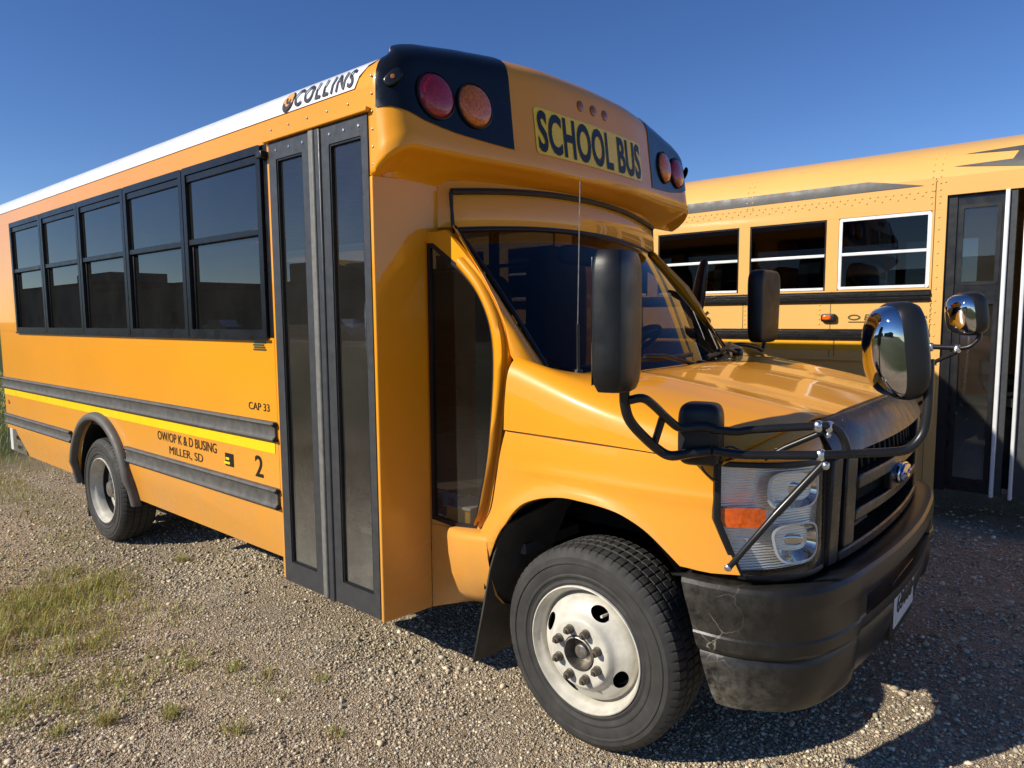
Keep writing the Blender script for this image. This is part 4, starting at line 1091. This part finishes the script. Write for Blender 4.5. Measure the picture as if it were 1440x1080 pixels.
# --- interior: floor, steps, seats, rails, driver area
MB().box(XR+.03, -1.55, -1.17, 1.17, .82, .86).build('floor', M_int, BUS)
MB().box(-1.549, .1, -.28, 1.15, .80, .84).build('floor', M_int, BUS)
for k, (z, y1) in enumerate(((.36, -.72), (.55, -.50), (.72, -.285))):
    s_ = MB().box(-1.51, -.86, -1.15+.22*k, y1, z-.03, z).build('entrance_step', M_int, BUS)
    MB().box(-1.51, -.86, -1.152+.22*k, -1.125+.22*k, z+.0005, z+.006).build('step_nosing', M_alu, s_)
    MB().box(-1.51, -.86, y1, y1+.012, z-.0295, z+.17).build('step_riser', M_int, s_)
MB().box(-1.53, -1.512, -1.15, -.3, .34, 1.5).build('modesty_panel', M_int_y, BUS)
MB().box(-.865, -.832, -1.14, -.95, .34, 1.30).build('stepwell_panel', M_int_y, BUS)
MB().tube([(-1.46, -1.02, .45), (-1.47, -1.02, 2.25)], .016, 12).build('stanchion', M_yrail, BUS)
MB().tube(catmull([(-.92, -1.10, .75), (-.95, -1.12, 1.2), (-.97, -1.12, 1.55), (-.94, -1.11, 1.62)], 5), .014, 10).build('grab_rail', M_alu, BUS)
tb = MB().box(-1.10, -.87, -1.02, -.82, .395, .62).build('step_box', M_yrail, BUS, bevel=.01)
MB().box(-1.11, -.862, -1.03, -.81, .621, .66).build('box_rim', M_wbox, tb, bevel=.006)
for i in range(8):
    x = -1.95-.48*i
    for sg in (-1, 1):
        s_ = MB().superbox((x, sg*.66, 1.16), X3, Y3, Z3, .24, .48, .09, .35).build('passenger_seat', M_seat, BUS)
        MB().superbox((x-.20, sg*.66, 1.48), X3, Y3, Z3, .06, .48, .36, .35).build('seat_back', M_seat, s_)
        MB().box(x-.05, x+.05, sg*.66-.2, sg*.66+.2, .861, 1.10).build('seat_frame', M_blk, s_)
MB().box(XR+.03, XF, -1.15, 1.15, 2.36, 2.375).build('ceiling_lining', M_int_y, BUS)
for sg in (-1, 1):
    MB().box(XR+.03, -1.55, min(sg*1.165, sg*1.15), max(sg*1.165, sg*1.15), .861, 1.43).build('wall_lining', M_int, BUS)
# dashboard and driver seat
rows = [[(-.20, y, 1.27), (-.36, y, 1.32), (-.50, y, 1.26), (-.54, y, 1.10), (-.50, y, .90), (-.30, y, .80)] for y in np.linspace(-.88, .88, 9)]
MB().grid(rows).build('dashboard', M_dash, BUS, smooth=50)
ds = MB().superbox((-.98, .48, 1.08), X3, Y3, Z3, .25, .25, .09, .4).build('driver_seat', M_seat, BUS)
MB().superbox((-1.20, .48, 1.52), X3, Y3, Z3, .07, .25, .42, .4).build('seat_back', M_seat, ds)
MB().box(-1.08, -.88, .38, .58, .841, 1.0).build('seat_pedestal', M_blk, ds)
sw = MB().lathe([(.19+.014*math.cos(a), .014*math.sin(a)) for a in np.linspace(0, 2*PI, 10)], (-.70, .48, 1.36), (-.55, 0, .8), 32).build('steering_wheel', M_blk, BUS)
MB().tube([(-.70, .48, 1.36), (-.52, .48, 1.15)], .03, 10).build('steering_column', M_blk, sw)
for a in (0, 2.1, 4.2):
    ax = Vector((-.55, 0, .8)).normalized(); e1 = ax.orthogonal().normalized(); e2 = ax.cross(e1)
    MB().tube([(-.70, .48, 1.36), Vector((-.70, .48, 1.36))+(e1*math.cos(a)+e2*math.sin(a))*.19], .012, 8).build('spoke', M_blk, sw)
MB().superbox((-.72, .05, 1.83), X3, Y3, Z3, .02, .20, .05, .5).build('interior_mirror', M_blk, BUS)
MB().box(-.86, -.835, .15, .75, 1.9, 2.3).build('bulkhead_panel', M_int, BUS)
# things behind the quarter window
tub = MB().box(-.76, -.62, -.90, -.76, .66, .735).build('plastic_tub', M_yrail, None, bevel=.006); tag(tub, 'small yellow tub with white lid behind the quarter window', 'tub')
MB().box(-.77, -.61, -.91, -.75, .736, .75).build('lid', M_wbox, tub, bevel=.004)
rbl = MB().superbox((-.50, -.88, .80), X3, Y3, Z3, .05, .05, .055, .9).build('red_ball', M_redp, None); tag(rbl, 'round red object on the cab ledge behind the quarter window', 'ball')
q = at(634, 703, Y=-.915)
MB().box(-.60, -.36, -.86, -.30, .60, .64).build('cab_floor', M_int, BUS)
st = MB().box(q.x-.05, q.x+.035, -.914, -.912, q.z-.03, q.z+.03).build('inspection_sticker', M_stk, BUS)
text('sticker_lettering', '28', lambda u, v: (q.x-.015+u, -.9165, q.z-.022+v), M_ink, st, w=.035, h=.032, bold=.03)

# --- mirrors
MIR = {}
def arm(name, pts, r=.0125, par=BUS, mat=M_blk_satin): return MB().tube(pts, r, 12).build(name, mat, par, smooth=60)
# bracket pod on the near fender
pod_c = at(990, 608, Y=-.99)
pod = MB().superbox(pod_c+Vector((0, -.02, 0)), Vector((.97, .25, 0)), Vector((-.25, .97, 0)), Z3, .062, .055, .092, .42).build('mirror_pod', M_blk, BUS, smooth=60)
YA = -1.06
s0 = at(878, 546, Y=-1.28)
low = [s0, at(879, 570, Y=-1.27), at(886, 592, Y=-1.25), at(905, 614, Y=-1.20), at(928, 634, Y=-1.14), at(945, 641, Y=-1.12), at(972, 637, Y=-1.08), at(1000, 634, Y=YA)]
arm('mirror_arm', catmull(low, 4), .0145)
up = [at(884, 563, Y=-1.27), at(903, 560, Y=-1.25), at(918, 569, Y=-1.21), at(942, 592, Y=-1.14), at(958, 602, Y=-1.11), at(985, 600, Y=-1.08), at(1004, 603, Y=YA)]
arm('mirror_arm', catmull(up, 4), .0125)
arm('mirror_arm', [at(932, 586, Y=-1.155), at(921, 621, Y=-1.155)], .011)
mc = at(869, 452, Y=-1.30); th = math.radians(14)
ax, ay = Vector((math.cos(th), math.sin(th), 0)), Vector((-math.sin(th), math.cos(th), 0))
# housing: convex front shell with a vertical crease, flat rear with glass
rows = []
for k, z in enumerate(np.linspace(-1, 1, 19)):
    e = (1-abs(z)**7)**(1/7.) if abs(z) < 1 else .0
    e = max(e, .80) if abs(z) < 1 else .78
    row = []
    for y, x in ((-1.0, -.42), (-1.03, -.1), (-1.02, .25), (-.92, .5), (-.62, .62), (-.2, .70), (.25, .70), (.65, .60), (.92, .42), (1.0, .1), (1.0, -.42), (.93, -.52), (-.93, -.52)):
        row.append(mc+ax*(.075*x*e)+ay*(.106*y*(e+.01*z))+Z3*(.184*z))
    rows.append(row)
mb = MB().grid(rows, closed_u=True)
for r_, fl_ in ((rows[0], 1), (rows[-1], 0)): mb.add(r_, [tuple(range(len(r_)))])
MH = mb.build('side_mirror', M_blk, BUS, smooth=50, bevel=.012, seg=3)
MB().obox(mc-ax*.041, ax, ay, Z3, .001, .092, .165).build('mirror_glass', M_chrome, MH)
MB().superbox(s0+Vector((0, 0, .004)), X3, Y3, Z3, .02, .022, .014, .6).build('mirror_socket', M_blk, MH)
# crossview mirror frame in front of the near corner
ln = [at(1003, 634, Y=YA), at(1040, 639, Y=-1.03), at(1080, 640, Y=-.99), at(1155, 640, Y=-.93), at(1200, 638, Y=-.87), at(1262, 635, Y=-.80)]
bend = [at(1282, 628, Y=-.78), at(1297, 610, Y=-.765), at(1303, 585, Y=-.76), at(1306, 545, Y=-.755), at(1307, 505, Y=-.75)]
arm('crossview_arm', catmull(ln+bend, 5), .0125)
un = [at(1000, 604, Y=YA), at(1035, 607, Y=-1.03), at(1060, 604, Y=-1.0), at(1150, 599, Y=-.93), at(1172, 602, Y=-.905), at(1186, 616, Y=-.885), at(1192, 638, Y=-.875)]
arm('crossview_arm', catmull(un, 5), .0115)
arm('crossview_brace', [at(1158, 652, Y=-.935), at(1092, 722, Y=-.97), at(1090, 724, Y=-.975), at(1026, 797, Y=-.995)], [.010, .0115, .0095, .0085])
arm('crossview_brace', [at(1160, 606, Y=-.92), at(1105, 629, Y=-.93), at(1075, 645, Y=-.94)], .0085)
MB().superbox(at(1024, 798, Y=-.995), X3, Y3, Z3, .011, .011, .011, .8, 12, 8).build('brace_bolt', M_alu, BUS)
for p in (at(1151, 600, Y=-.93), at(1166, 601, Y=-.91), at(1154, 640, Y=-.93)):
    MB().superbox(p, X3, Y3, Z3, .012, .016, .017, .7, 14, 10).build('clamp', M_alu, BUS)
MB().superbox(at(1161, 655, Y=-.935), X3, Y3, Z3, .010, .012, .012, .8, 12, 8).build('clamp_bolt', M_alu, BUS)
MB().superbox(at(1165, 612, Y=-.915), X3, Y3, Z3, .007, .009, .009, .8, 12, 8).build('clamp_bolt', M_alu, BUS)
# wire from the pod to the lamp
arm('heater_wire', catmull([at(985, 650, Y=-1.0), at(990, 662, Y=-.995), at(1000, 672, Y=-.985), at(1012, 678, Y=-.975)], 4), .003)
arm('heater_wire', catmull([at(1012, 637, Y=-1.06), at(1025, 628, Y=-1.02), at(1042, 634, Y=-1.0), at(1060, 641, Y=-1.0)], 4), .003)
def crossview(c_, d, hw, hh, dep, name='crossview_mirror'):
    """convex chrome dome facing d, in a black housing"""
    d = d.normalized(); s_ = d.cross(Z3).normalized(); u_ = s_.cross(d)
    def ring(k, h): return [c_+d*h+s_*(hw*k*math.copysign(abs(math.cos(a))**.55, math.cos(a)))+u_*(hh*k*math.copysign(abs(math.sin(a))**.55, math.sin(a))) for a in np.linspace(0, 2*PI, 40, endpoint=False)]
    o = MB().grid([ring(1.0, .012), ring(1.04, .004), ring(1.06, -.012), ring(1.05, -.03), ring(.98, -.048), ring(.80, -.060), ring(.4, -.066), ring(.01, -.067)], closed_u=True).build(name, M_blk, BUS, smooth=60)
    MB().grid([ring(math.cos(t), .006+dep*math.sin(t)) for t in np.linspace(0, PI/2*.995, 14)], closed_u=True).build('dome', M_chrome, o, smooth=80)
    return o
xc = at(1262, 494, Y=-.75)
crossview(xc+Vector((-.006, 0, 0)), Vector((-.80, -.58, -.12)), .085, .128, .075)
xl = at(1357, 442, Y=.75)
crossview(xl, Vector((-.72, -.68, -.16)), .082, .090, .065)
arm('crossview_arm', [at(1296, 487, Y=.75), at(1347, 489, Y=.75)], .012)
arm('crossview_arm', [at(1312, 510, Y=.80), at(1348, 494, Y=.75)], .009)
arm('crossview_arm', catmull([at(1347, 490, Y=.75), at(1364, 487, Y=.75), at(1376, 476, Y=.75), at(1377, 462, Y=.76)], 4), .010)
arm('crossview_arm', catmull([at(1296, 487, Y=.75), at(1285, 500, Y=.80), at(1280, 540, Y=.85), at(1278, 570, Y=.90)], 4), .012)
for p in (at(1309, 488, Y=.75), at(1346, 491, Y=.75)): MB().superbox(p, X3, Y3, Z3, .014, .02, .02, .7, 12, 8).build('clamp', M_alu, BUS)
# far side mirror, seen from behind its housing
fm = at(1074, 431, Y=1.27)
fr_ = MB().superbox(fm, Vector((1, 0, 0)), Y3, Z3, .05, .155, .215, .32, taper=.04).build('side_mirror', M_blk, BUS, smooth=60)
arm('mirror_arm', catmull([at(1076, 475, Y=1.25), at(1072, 492, Y=1.22), at(1064, 488, Y=1.15), at(1040, 484, Y=1.0), at(1020, 490, Y=.95)], 4), .012)
# narrow mirror seen edge-on beside the far door
e0 = at(984, 405, Y=1.05)
MB().superbox(e0, Vector((.5, .86, 0)), Vector((-.86, .5, 0)), Vector((.16, 0, 1)).normalized(), .022, .05, .175, .55, taper=-.25).build('far_mirror', simple('mirror_brown_black', (.02, .012, .009), .3), BUS, smooth=60)
arm('far_mirror_arm', [at(990, 445, Y=1.05), at(1010, 488, Y=.95)], .010)

# ================================================================== THE LARGE SCHOOL BUS BESIDE IT
B2 = thing('school_bus', (-3.0, 4.05, 0), 'full-size faded yellow school bus with silver-framed windows parked beyond the short bus', 'school bus')
S2 = 2.85; X2F = 1.55; X2R = -8.4; F2 = 5.25
def s2(x, z, d=0.0): return (x, S2-d, z)
P2 = lambda pts: tr(pts, S2)
sk = -.05
mb = MB()
def wall2(name, x0, x1, z0, z1, y=S2, mat=M_yel2, t=.03, par=B2, bevel=0.0): return MB().box(x0, x1, min(y, y+t), max(y, y+t), z0, z1).build(name, mat, par, bevel=bevel)
# pillars and panels around the openings
WIN2 = [(-8.2, -7.5), (-7.38, -6.62), (-6.50, -5.74), (-5.62, -4.86), (-4.74, -3.98), (-3.62, -2.92), (-2.70, -1.925), (-1.820, -1.062), (-.970, -.365), (-.277, .342)]
wall2('side_panel', X2R, .4295, 1.19, 1.708)
wall2('skirt_panel', X2R, .4295, .20, 1.187, S2+.012)
wall2('header_panel', X2R, .4295, 2.252, 2.47)
xs_ = [X2R]+[v for w in WIN2 for v in w]+[.4295]
for k in range(0, len(xs_), 2): wall2('window_pillar', xs_[k], xs_[k+1], 1.7085, 2.2515)
wall2('door_header', .430, X2F, 2.345, 2.47, S2-.006)
wall2('front_corner', 1.05, X2F, .30, 2.3445)
wall2('skirt_flange', X2R, .40, 1.170, 1.192, S2-.012, t=.012)
# far side, ends, floor
MB().box(X2R, X2F, F2-.03, F2, .45, 1.70).build('side_panel', M_yel2, B2)
MB().box(X2R, X2F, F2-.03, F2, 2.25, 2.47).build('header_panel', M_yel2, B2)
for k in range(0, len(xs_), 2): MB().box(xs_[k], xs_[k+1] if k+1 < len(xs_)-1 else X2F, F2-.03, F2, 1.7005, 2.2495).build('window_pillar', M_yel2, B2)
MB().box(X2R, X2R+.03, S2+.03, F2-.03, .45, 2.47).build('rear_wall', M_yel2, B2)
MB().box(X2R, X2F, S2+.05, F2-.05, .88, .94).build('floor', M_dark, B2)
# roof
RP = [(0, 2.4705), (.015, 2.53), (.06, 2.60), (.14, 2.665), (.28, 2.73), (.50, 2.79), (.8, 2.83), (1.2, 2.845)]
RP = RP+[(2.4-a, z) for a, z in RP[-2::-1]]
mb = MB().grid([[(x, S2+a, z) for a, z in RP] for x in np.linspace(X2R, X2F, 8)])
for x in (X2R, X2F): mb.add([(x, S2+a, z) for a, z in RP], [tuple(range(len(RP)))])
mb.build('roof', M_yel2, B2, smooth=60)
def roof2(x, z, d=.003):
    y = float(np.interp(z, [p[1] for p in RP[:8]], [p[0] for p in RP[:8]])); return (x, S2+y-d, z+d*.3)
M_rstripe = simple('roof_stripe_grey', (.085, .083, .08), .5, var=.15)
zst = lambda z: max(z, 2.40)
def side2(x, z, d=.004): return roof2(x, z, d) if z > 2.4705 else (x, S2-d, z)
def on_roof2(pts):
    out = []
    for px, py in pts:
        y = S2
        for _ in range(8): q = at(px, py, Y=y); y = S2+(0 if q.z < 2.4705 else float(np.interp(q.z, [p[1] for p in RP[:8]], [p[0] for p in RP[:8]])))
        out.append((q.x, q.z))
    return out
st = on_roof2([(965, 301), (1222, 270), (1300, 261), (1222, 256.5), (965, 288)])
panel('roof_stripe', [(-8.2, st[0][1])]+st+[(-8.2, st[-1][1])], side2, M_rstripe, B2, cell=.04)
st = on_roof2([(1341, 234.5), (1425, 233), (1490, 232), (1490, 199), (1440, 204), (1357, 217), (1434, 211), (1425, 223)])
panel('roof_stripe', st, side2, M_rstripe, B2, cell=.04)
# rivets
mb = MB()
def riv(x, z, y=None): 
    p = side2(x, z, .001); mb.lathe([(.0075, 0), (.006, .003), (.0005, .005)], p, (0, -1, .15), 6)
for x in np.arange(-3.0, .36, .052): riv(x, 2.345+.016*(int(round(x/.052)) % 2)); riv(x+.02, 2.385)
for x in np.arange(.36, 1.5, .055): riv(x, 2.44+.012*(int(round(x/.055)) % 2))
for z in np.linspace(2.30, 2.66, 9):
    for x in (.335, .385): riv(x, z)
for z in np.linspace(2.40, 2.62, 6):
    for x in (-1.0, -.955): riv(x, z)
for z in np.linspace(.45, 2.2, 22): riv(.385, z)
for z in np.linspace(1.45, 1.6, 5): riv(.36, z); riv(-.40, z); riv(-1.0, z)
o = mb.build('rivets', M_yel2, B2); o['kind'] = 'stuff'
# thin panel seams
M_seamd = simple('panel_seam', (.20, .11, .03), .7)
for x, z0, z1 in ((.355, .25, 2.47), (-1.018, 1.19, 1.70), (-.32, 1.19, 1.70), (-.285, 1.20, 1.32)): MB().box(x, x+.004, S2-.003, S2-.0005, z0, z1).build('panel_seam', M_seamd, B2)
# windows
def window2(x0, x1, i):
    fr = .012 if i < 9 else .024
    mt = M_frame if i < 9 else M_alu2
    out = rrect(x0+.001, x1-.001, 1.7095, 2.2505, .02); inn = rr2(x0+.001, x1-.001, 1.7095, 2.2505, .02, fr)
    w = panel('window', out, lambda x, z: (x, S2+.004, z), mt, B2, holes=[inn], thick=.03, smooth=0)
    MB().box(x0+fr, x1-fr, S2+.004, S2+.02, 1.966, 1.99).build('sash_rail', M_alu2, w, bevel=.003)
    MB().box(x0+fr, x1-fr, S2+.0, S2+.02, 1.7105, 1.732).build('sash_rail', M_alu2, w, bevel=.003)
    panel('pane', [(x0+fr, 1.9905), (x1-fr, 1.9905), (x1-fr, 2.25-fr), (x0+fr, 2.25-fr)], lambda x, z: (x, S2+.014, z), M_glass2, w, smooth=0)
    panel('pane', [(x0+fr, 1.7325), (x1-fr, 1.7325), (x1-fr, 1.9675), (x0+fr, 1.9675)], lambda x, z: (x, S2+.021, z), M_glass2, w, smooth=0)
for i, (a, b_) in enumerate(WIN2):
    if b_ > -4: window2(a, b_, i)
    else: panel('window', [(a, 1.7085), (b_, 1.7085), (b_, 2.2515), (a, 2.2515)], lambda x, z: (x, S2+.014, z), M_glass2, B2, smooth=0)
for a, b_ in WIN2: panel('window', [(a, 1.7005), (b_, 1.7005), (b_, 2.2495), (a, 2.2495)], lambda x, z: (x, F2-.014, z), M_glass2, B2, smooth=0)
# rub rails
def rail2(x0, x1, z0, z1):
    h = z1-z0; pr = [(0, 0), (.022, .006), (.026, h*.22), (.010, h*.36), (.010, h*.44), (.026, h*.56), (.026, h*.74), (.012, h*.86), (.014, h*.95), (0, h)]
    rows = [[(x, S2-a, z0+b_) for a, b_ in pr] for x in (x0, x1)]
    mb = MB().grid(rows)
    for r in rows: mb.add(r, [tuple(range(len(r)))])
    mb.build('rub_rail', M_blk_satin, B2, smooth=25)
rail2(X2R, .352, 1.612, 1.697); rail2(X2R, .352, 1.326, 1.412)
M_refl2 = simple('reflective_orange', (.90, .42, .02), .35, var=.05)
MB().box(X2R, -.29, S2-.004, S2-.001, 1.25, 1.318).build('reflective_tape', M_refl2, B2); MB().box(-.278, .352, S2-.004, S2-.001, 1.25, 1.318).build('reflective_tape', M_refl2, B2)
m_ = MB().superbox((-.325, S2-.015, 1.497), X3, Y3, Z3, .055, .022, .032, .4).build('marker_lamp', M_blk, B2)
MB().superbox((-.335, S2-.03, 1.500), X3, Y3, Z3, .033, .014, .020, .6).build('lens', M_amb2, m_)
text('lettering', '6', lambda u, v: (-1.385+u, S2-.003, 1.438+v), M_ink, B2, w=.085, h=.125, bold=.02)
MB().box(-.185, .13, S2-.004, S2-.001, 1.462, 1.468).build('name_plate_edge', M_ink, B2)
text('maker_lettering', 'BLUE BIRD', lambda u, v: (-.075+u, S2-.003, 1.478+v), simple('lettering_olive', (.07, .08, .015), .5), B2, w=.33, h=.045, bold=.01, shear=.2)
panel('maker_emblem', [(-.145+.045*math.cos(a), 1.50+.022*math.sin(a)) for a in np.linspace(0, 2*PI, 24, endpoint=False)], lambda x, z: (x, S2-.003, z), MATS['lettering_olive'], B2, holes=[[(-.145+.032*math.cos(a), 1.50+.012*math.sin(a)) for a in np.linspace(0, 2*PI, 24, endpoint=False)]], smooth=0)
text('small_lettering', 'VISION', lambda u, v: (.275+u, S2-.003, 1.488+v), M_ink, B2, w=.065, h=.022, bold=.02)
text('lettering', '2', lambda u, v: (.305+u, S2+.010, .76+v), M_ink, B2, w=.085, h=.135, bold=.03)
text('lettering', '2', lambda u, v: (.305+u, S2+.010, .93+v), M_ink, B2, w=.085, h=.135, bold=.03)
# entrance door: folded leaves with pale edge strips
MB().box(.4305, .49, S2+.02, S2+.06, .25, 2.344).build('door_jamb', M_blk, B2)
D2 = panel('door_leaf', [(.4905, .26), (.765, .26), (.765, 2.335), (.4905, 2.335)], lambda x, z: (x, S2+.03, z), M_blk_satin, B2, holes=[rrect(.515, .735, 1.73, 2.262, .02), rrect(.525, .74, .34, 1.60, .02)], thick=.03, smooth=0)
for z0, z1, x0, x1 in ((1.73, 2.262, .515, .735), (.34, 1.60, .525, .74)):
    rr_ = rrect(x0, x1, z0, z1, .02); panel('gasket', rr2(x0, x1, z0, z1, .02, -.012), lambda x, z: (x, S2+.026, z), M_blk, D2, holes=[rr2(x0, x1, z0, z1, .02, .014)], thick=.01, smooth=0)
    panel('glass', rr2(x0, x1, z0, z1, .02, .012), lambda x, z: (x, S2+.038, z), M_dglass, D2, smooth=0)
MB().box(.766, .792, S2-.02, S2+.05, .25, 2.345).build('door_edge', M_alu2, B2, bevel=.006)
MB().box(.793, .832, S2+.0, S2+.05, .27, 2.335).build('door_leaf', M_door, B2)
MB().box(.875, .898, S2-.03, S2+.05, .25, 2.345).build('door_edge', M_alu2, B2, bevel=.006)
MB().box(.899, 1.049, S2+.0, S2+.03, .27, 2.335).build('door_leaf', M_door, B2)
gr_ = MB().tube(catmull([(.52, S2+.10, .80), (.56, S2+.12, .86), (.58, S2+.12, 1.2), (.585, S2+.12, 1.36)], 4), .012, 8).build('grab_rail', M_alu, B2)
for k, z in enumerate((.30, .53, .75)):
    MB().box(.50, 1.04, S2+.08+.24*k, S2+.9, z-.03, z).build('entrance_step', M_int, B2); MB().box(.50, 1.04, S2+.075+.24*k, S2+.079+.24*k, z-.03, z+.004).build('step_nosing', M_steel, B2)
for i in range(9):
    x = -.35-.72*i
    for sg in (-1, 1):
        s_ = MB().superbox((x, 4.05+sg*.68, 1.28), X3, Y3, Z3, .22, .47, .08, .35).build('passenger_seat', M_seat, B2)
        MB().superbox((x-.2, 4.05+sg*.68, 1.66), X3, Y3, Z3, .06, .47, .36, .35).build('seat_back', M_seat, s_)
# nose of the bus (stands outside the picture) and running gear
MB().box(X2F-.03, X2F, S2+.05, F2-.05, .55, 1.50).build('firewall', M_yel2, B2)
panel('windshield', [(S2+.1, 1.52), (F2-.1, 1.52), (F2-.12, 2.42), (S2+.12, 2.42)], lambda y, z: (X2F-.01, y, z), M_glass2, B2, smooth=0)
rows = []
for x, w_, zt in ((X2F, .95, 1.50), (2.2, .92, 1.45), (2.8, .86, 1.36), (3.05, .80, 1.22), (3.12, .78, .75)):
    rows.append([(x, 4.05-w_, .62), (x, 4.05-w_, zt-.12), (x, 4.05-w_*.85, zt), (x, 4.05, zt+.03), (x, 4.05+w_*.85, zt), (x, 4.05+w_, zt-.12), (x, 4.05+w_, .62)])
mb = MB().grid(rows); mb.add(rows[-1], [tuple(range(7))]); mb.build('hood', M_yel2, B2, smooth=50)
MB().superbox((3.15, 4.05, .60), X3, Y3, Z3, .10, 1.18, .14, .3).build('front_bumper', M_blk, B2)
R2 = Vector(B2['origin'])
for x in (2.25, -5.6):
    for sg in (-1, 1):
        w_ = MB().lathe([(.5, .0), (.505, .05), (.505, .2), (.5, .25), (.3, .26), (.28, .2), (.28, .05), (.3, -.01), (.44, -.012), (.5, .0)], (0, 0, 0), (0, 1, 0), 40).build('tyre', M_rub, B2)
        w_.location = Vector((x, 4.05+sg*1.02-(.125), .5))-R2
        MB().lathe([(.29, .05), (.25, .09), (.12, .06), (.1, .02), (.001, .02)], (0, .0 if sg < 0 else .1, 0), (0, 1, 0), 32).build('rim', M_rim, w_)
for sg in (-1, 1): MB().box(X2R+.3, 3.0, 4.05+sg*.45-.05, 4.05+sg*.45+.05, .55, .8).build('chassis_rail', M_dark, B2)
MB().box(X2R+.2, 1.0, S2+.10, S2+.14, .30, .86).build('underbody_shield', M_dark, B2)

# ================================================================== ACROSS THE ROAD (seen only as reflections in the glass)
def building(x0, x1, y, h, c, lab, dep=14, step=0):
    o = thing('low_building', ((x0+x1)/2, y-dep/2, 0), lab, 'building')
    m = simple('wall_'+str(len(MATS)), c, .8)
    MB().box(x0, x1, y-dep, y, -.1, h).build('wall', m, o)
    MB().box(x0-.3, x1+.3, y-dep-.3, y+.3, h, h+.35).build('roof', M_dark, o)
    if step: MB().box(x0+(x1-x0)*.55, x1-(x1-x0)*.12, y-dep*.8, y-dep*.2, h+.351, h+step).build('upper_storey', m, o)
    n = int((x1-x0)/5)
    for k in range(n):
        xx = x0+2+k*5; MB().box(xx, xx+1.6, y+.001, y+.06, 1.0, 2.4).build('window', M_dark, o)
building(-48, -31, -34, 3.8, (.10, .09, .08), 'low dark brick building across the road with flat roof', step=1.6)
building(-74, -51, -36, 4.6, (.08, .08, .08), 'grey block building across the road with a raised roof section', step=2.4)
building(-104, -77, -36, 5.4, (.09, .08, .07), 'long brown shed across the road with even eaves')
building(-150, -108, -38, 6.8, (.07, .075, .08), 'tall dark warehouse at the far end of the road', step=2.0)
building(-26, 6, -46, 4.2, (.10, .095, .09), 'wide low building across the road opposite the bus noses', step=1.2)
rd = MB().grid([[(-200, -28, .012), (60, -28, .012)], [(-200, -22, .012), (60, -22, .012)]]).build('road', simple('asphalt', (.06, .06, .06), .9), smooth=0); rd['kind'] = 'structure'
lp = thing('light_pole', (-44, -30.5, 0), 'tall grey light pole with a cross arm beside the road', 'light pole')
MB().tube([(-44, -30.5, 0), (-44, -30.5, 7)], [.12, .07], 10).build('pole', M_steel, lp); MB().tube([(-45.3, -30.5, 6.9), (-42.7, -30.5, 6.9)], .06, 8).build('arm', M_steel, lp)
for s_ in (-1, 1): MB().superbox((-44+s_*1.2, -30.5, 6.8), X3, Y3, Z3, .3, .15, .08, .5).build('lamp_head', M_steel, lp)
def car(x, y, c, lab):
    o = thing('parked_car', (x, y, 0), lab, 'car', 'cars parked across the road')
    m = simple('car_paint_'+str(len(MATS)), c, .3, coat=1)
    side = [(-2.25, .35), (-2.3, .75), (-2.2, .95), (-1.3, 1.02), (-.75, 1.45), (.75, 1.48), (1.5, 1.0), (2.2, .9), (2.3, .6), (2.2, .35)]
    rows = [[(x+a, y+w, z) for a, z in side] for w in (-.85, .85)]
    mb = MB().grid(rows, closed_u=True)
    for r in rows: mb.add(r, [tuple(range(len(side)))])
    mb.build('body', m, o, bevel=.06, seg=3)
    for w in (-.856, .856): panel('side_glass', [(-1.1, 1.04), (1.25, 1.04), (.7, 1.40), (-.7, 1.38)], lambda a, z: (x+a, y+w, z), M_blk_gloss, o, smooth=0)
    for a in (-1.4, 1.4):
        for w in (-.8, .8): MB().lathe([(.2, -.1), (.32, -.1), (.34, 0), (.32, .1), (.2, .1), (.001, .1)], (x+a, y+w, .33), (0, 1, 0), 20).build('wheel', M_rub, o)
car(-40, -29.5, (.5, .5, .52), 'silver saloon car parked across the road near the light pole'); car(-32.5, -29.5, (.06, .06, .07), 'dark saloon car parked across the road alone'); car(-58, -29.8, (.02, .03, .06), 'navy saloon car parked across the road by the grey block')
for o in list(bpy.data.objects):
    if 'origin' in o: del o['origin']
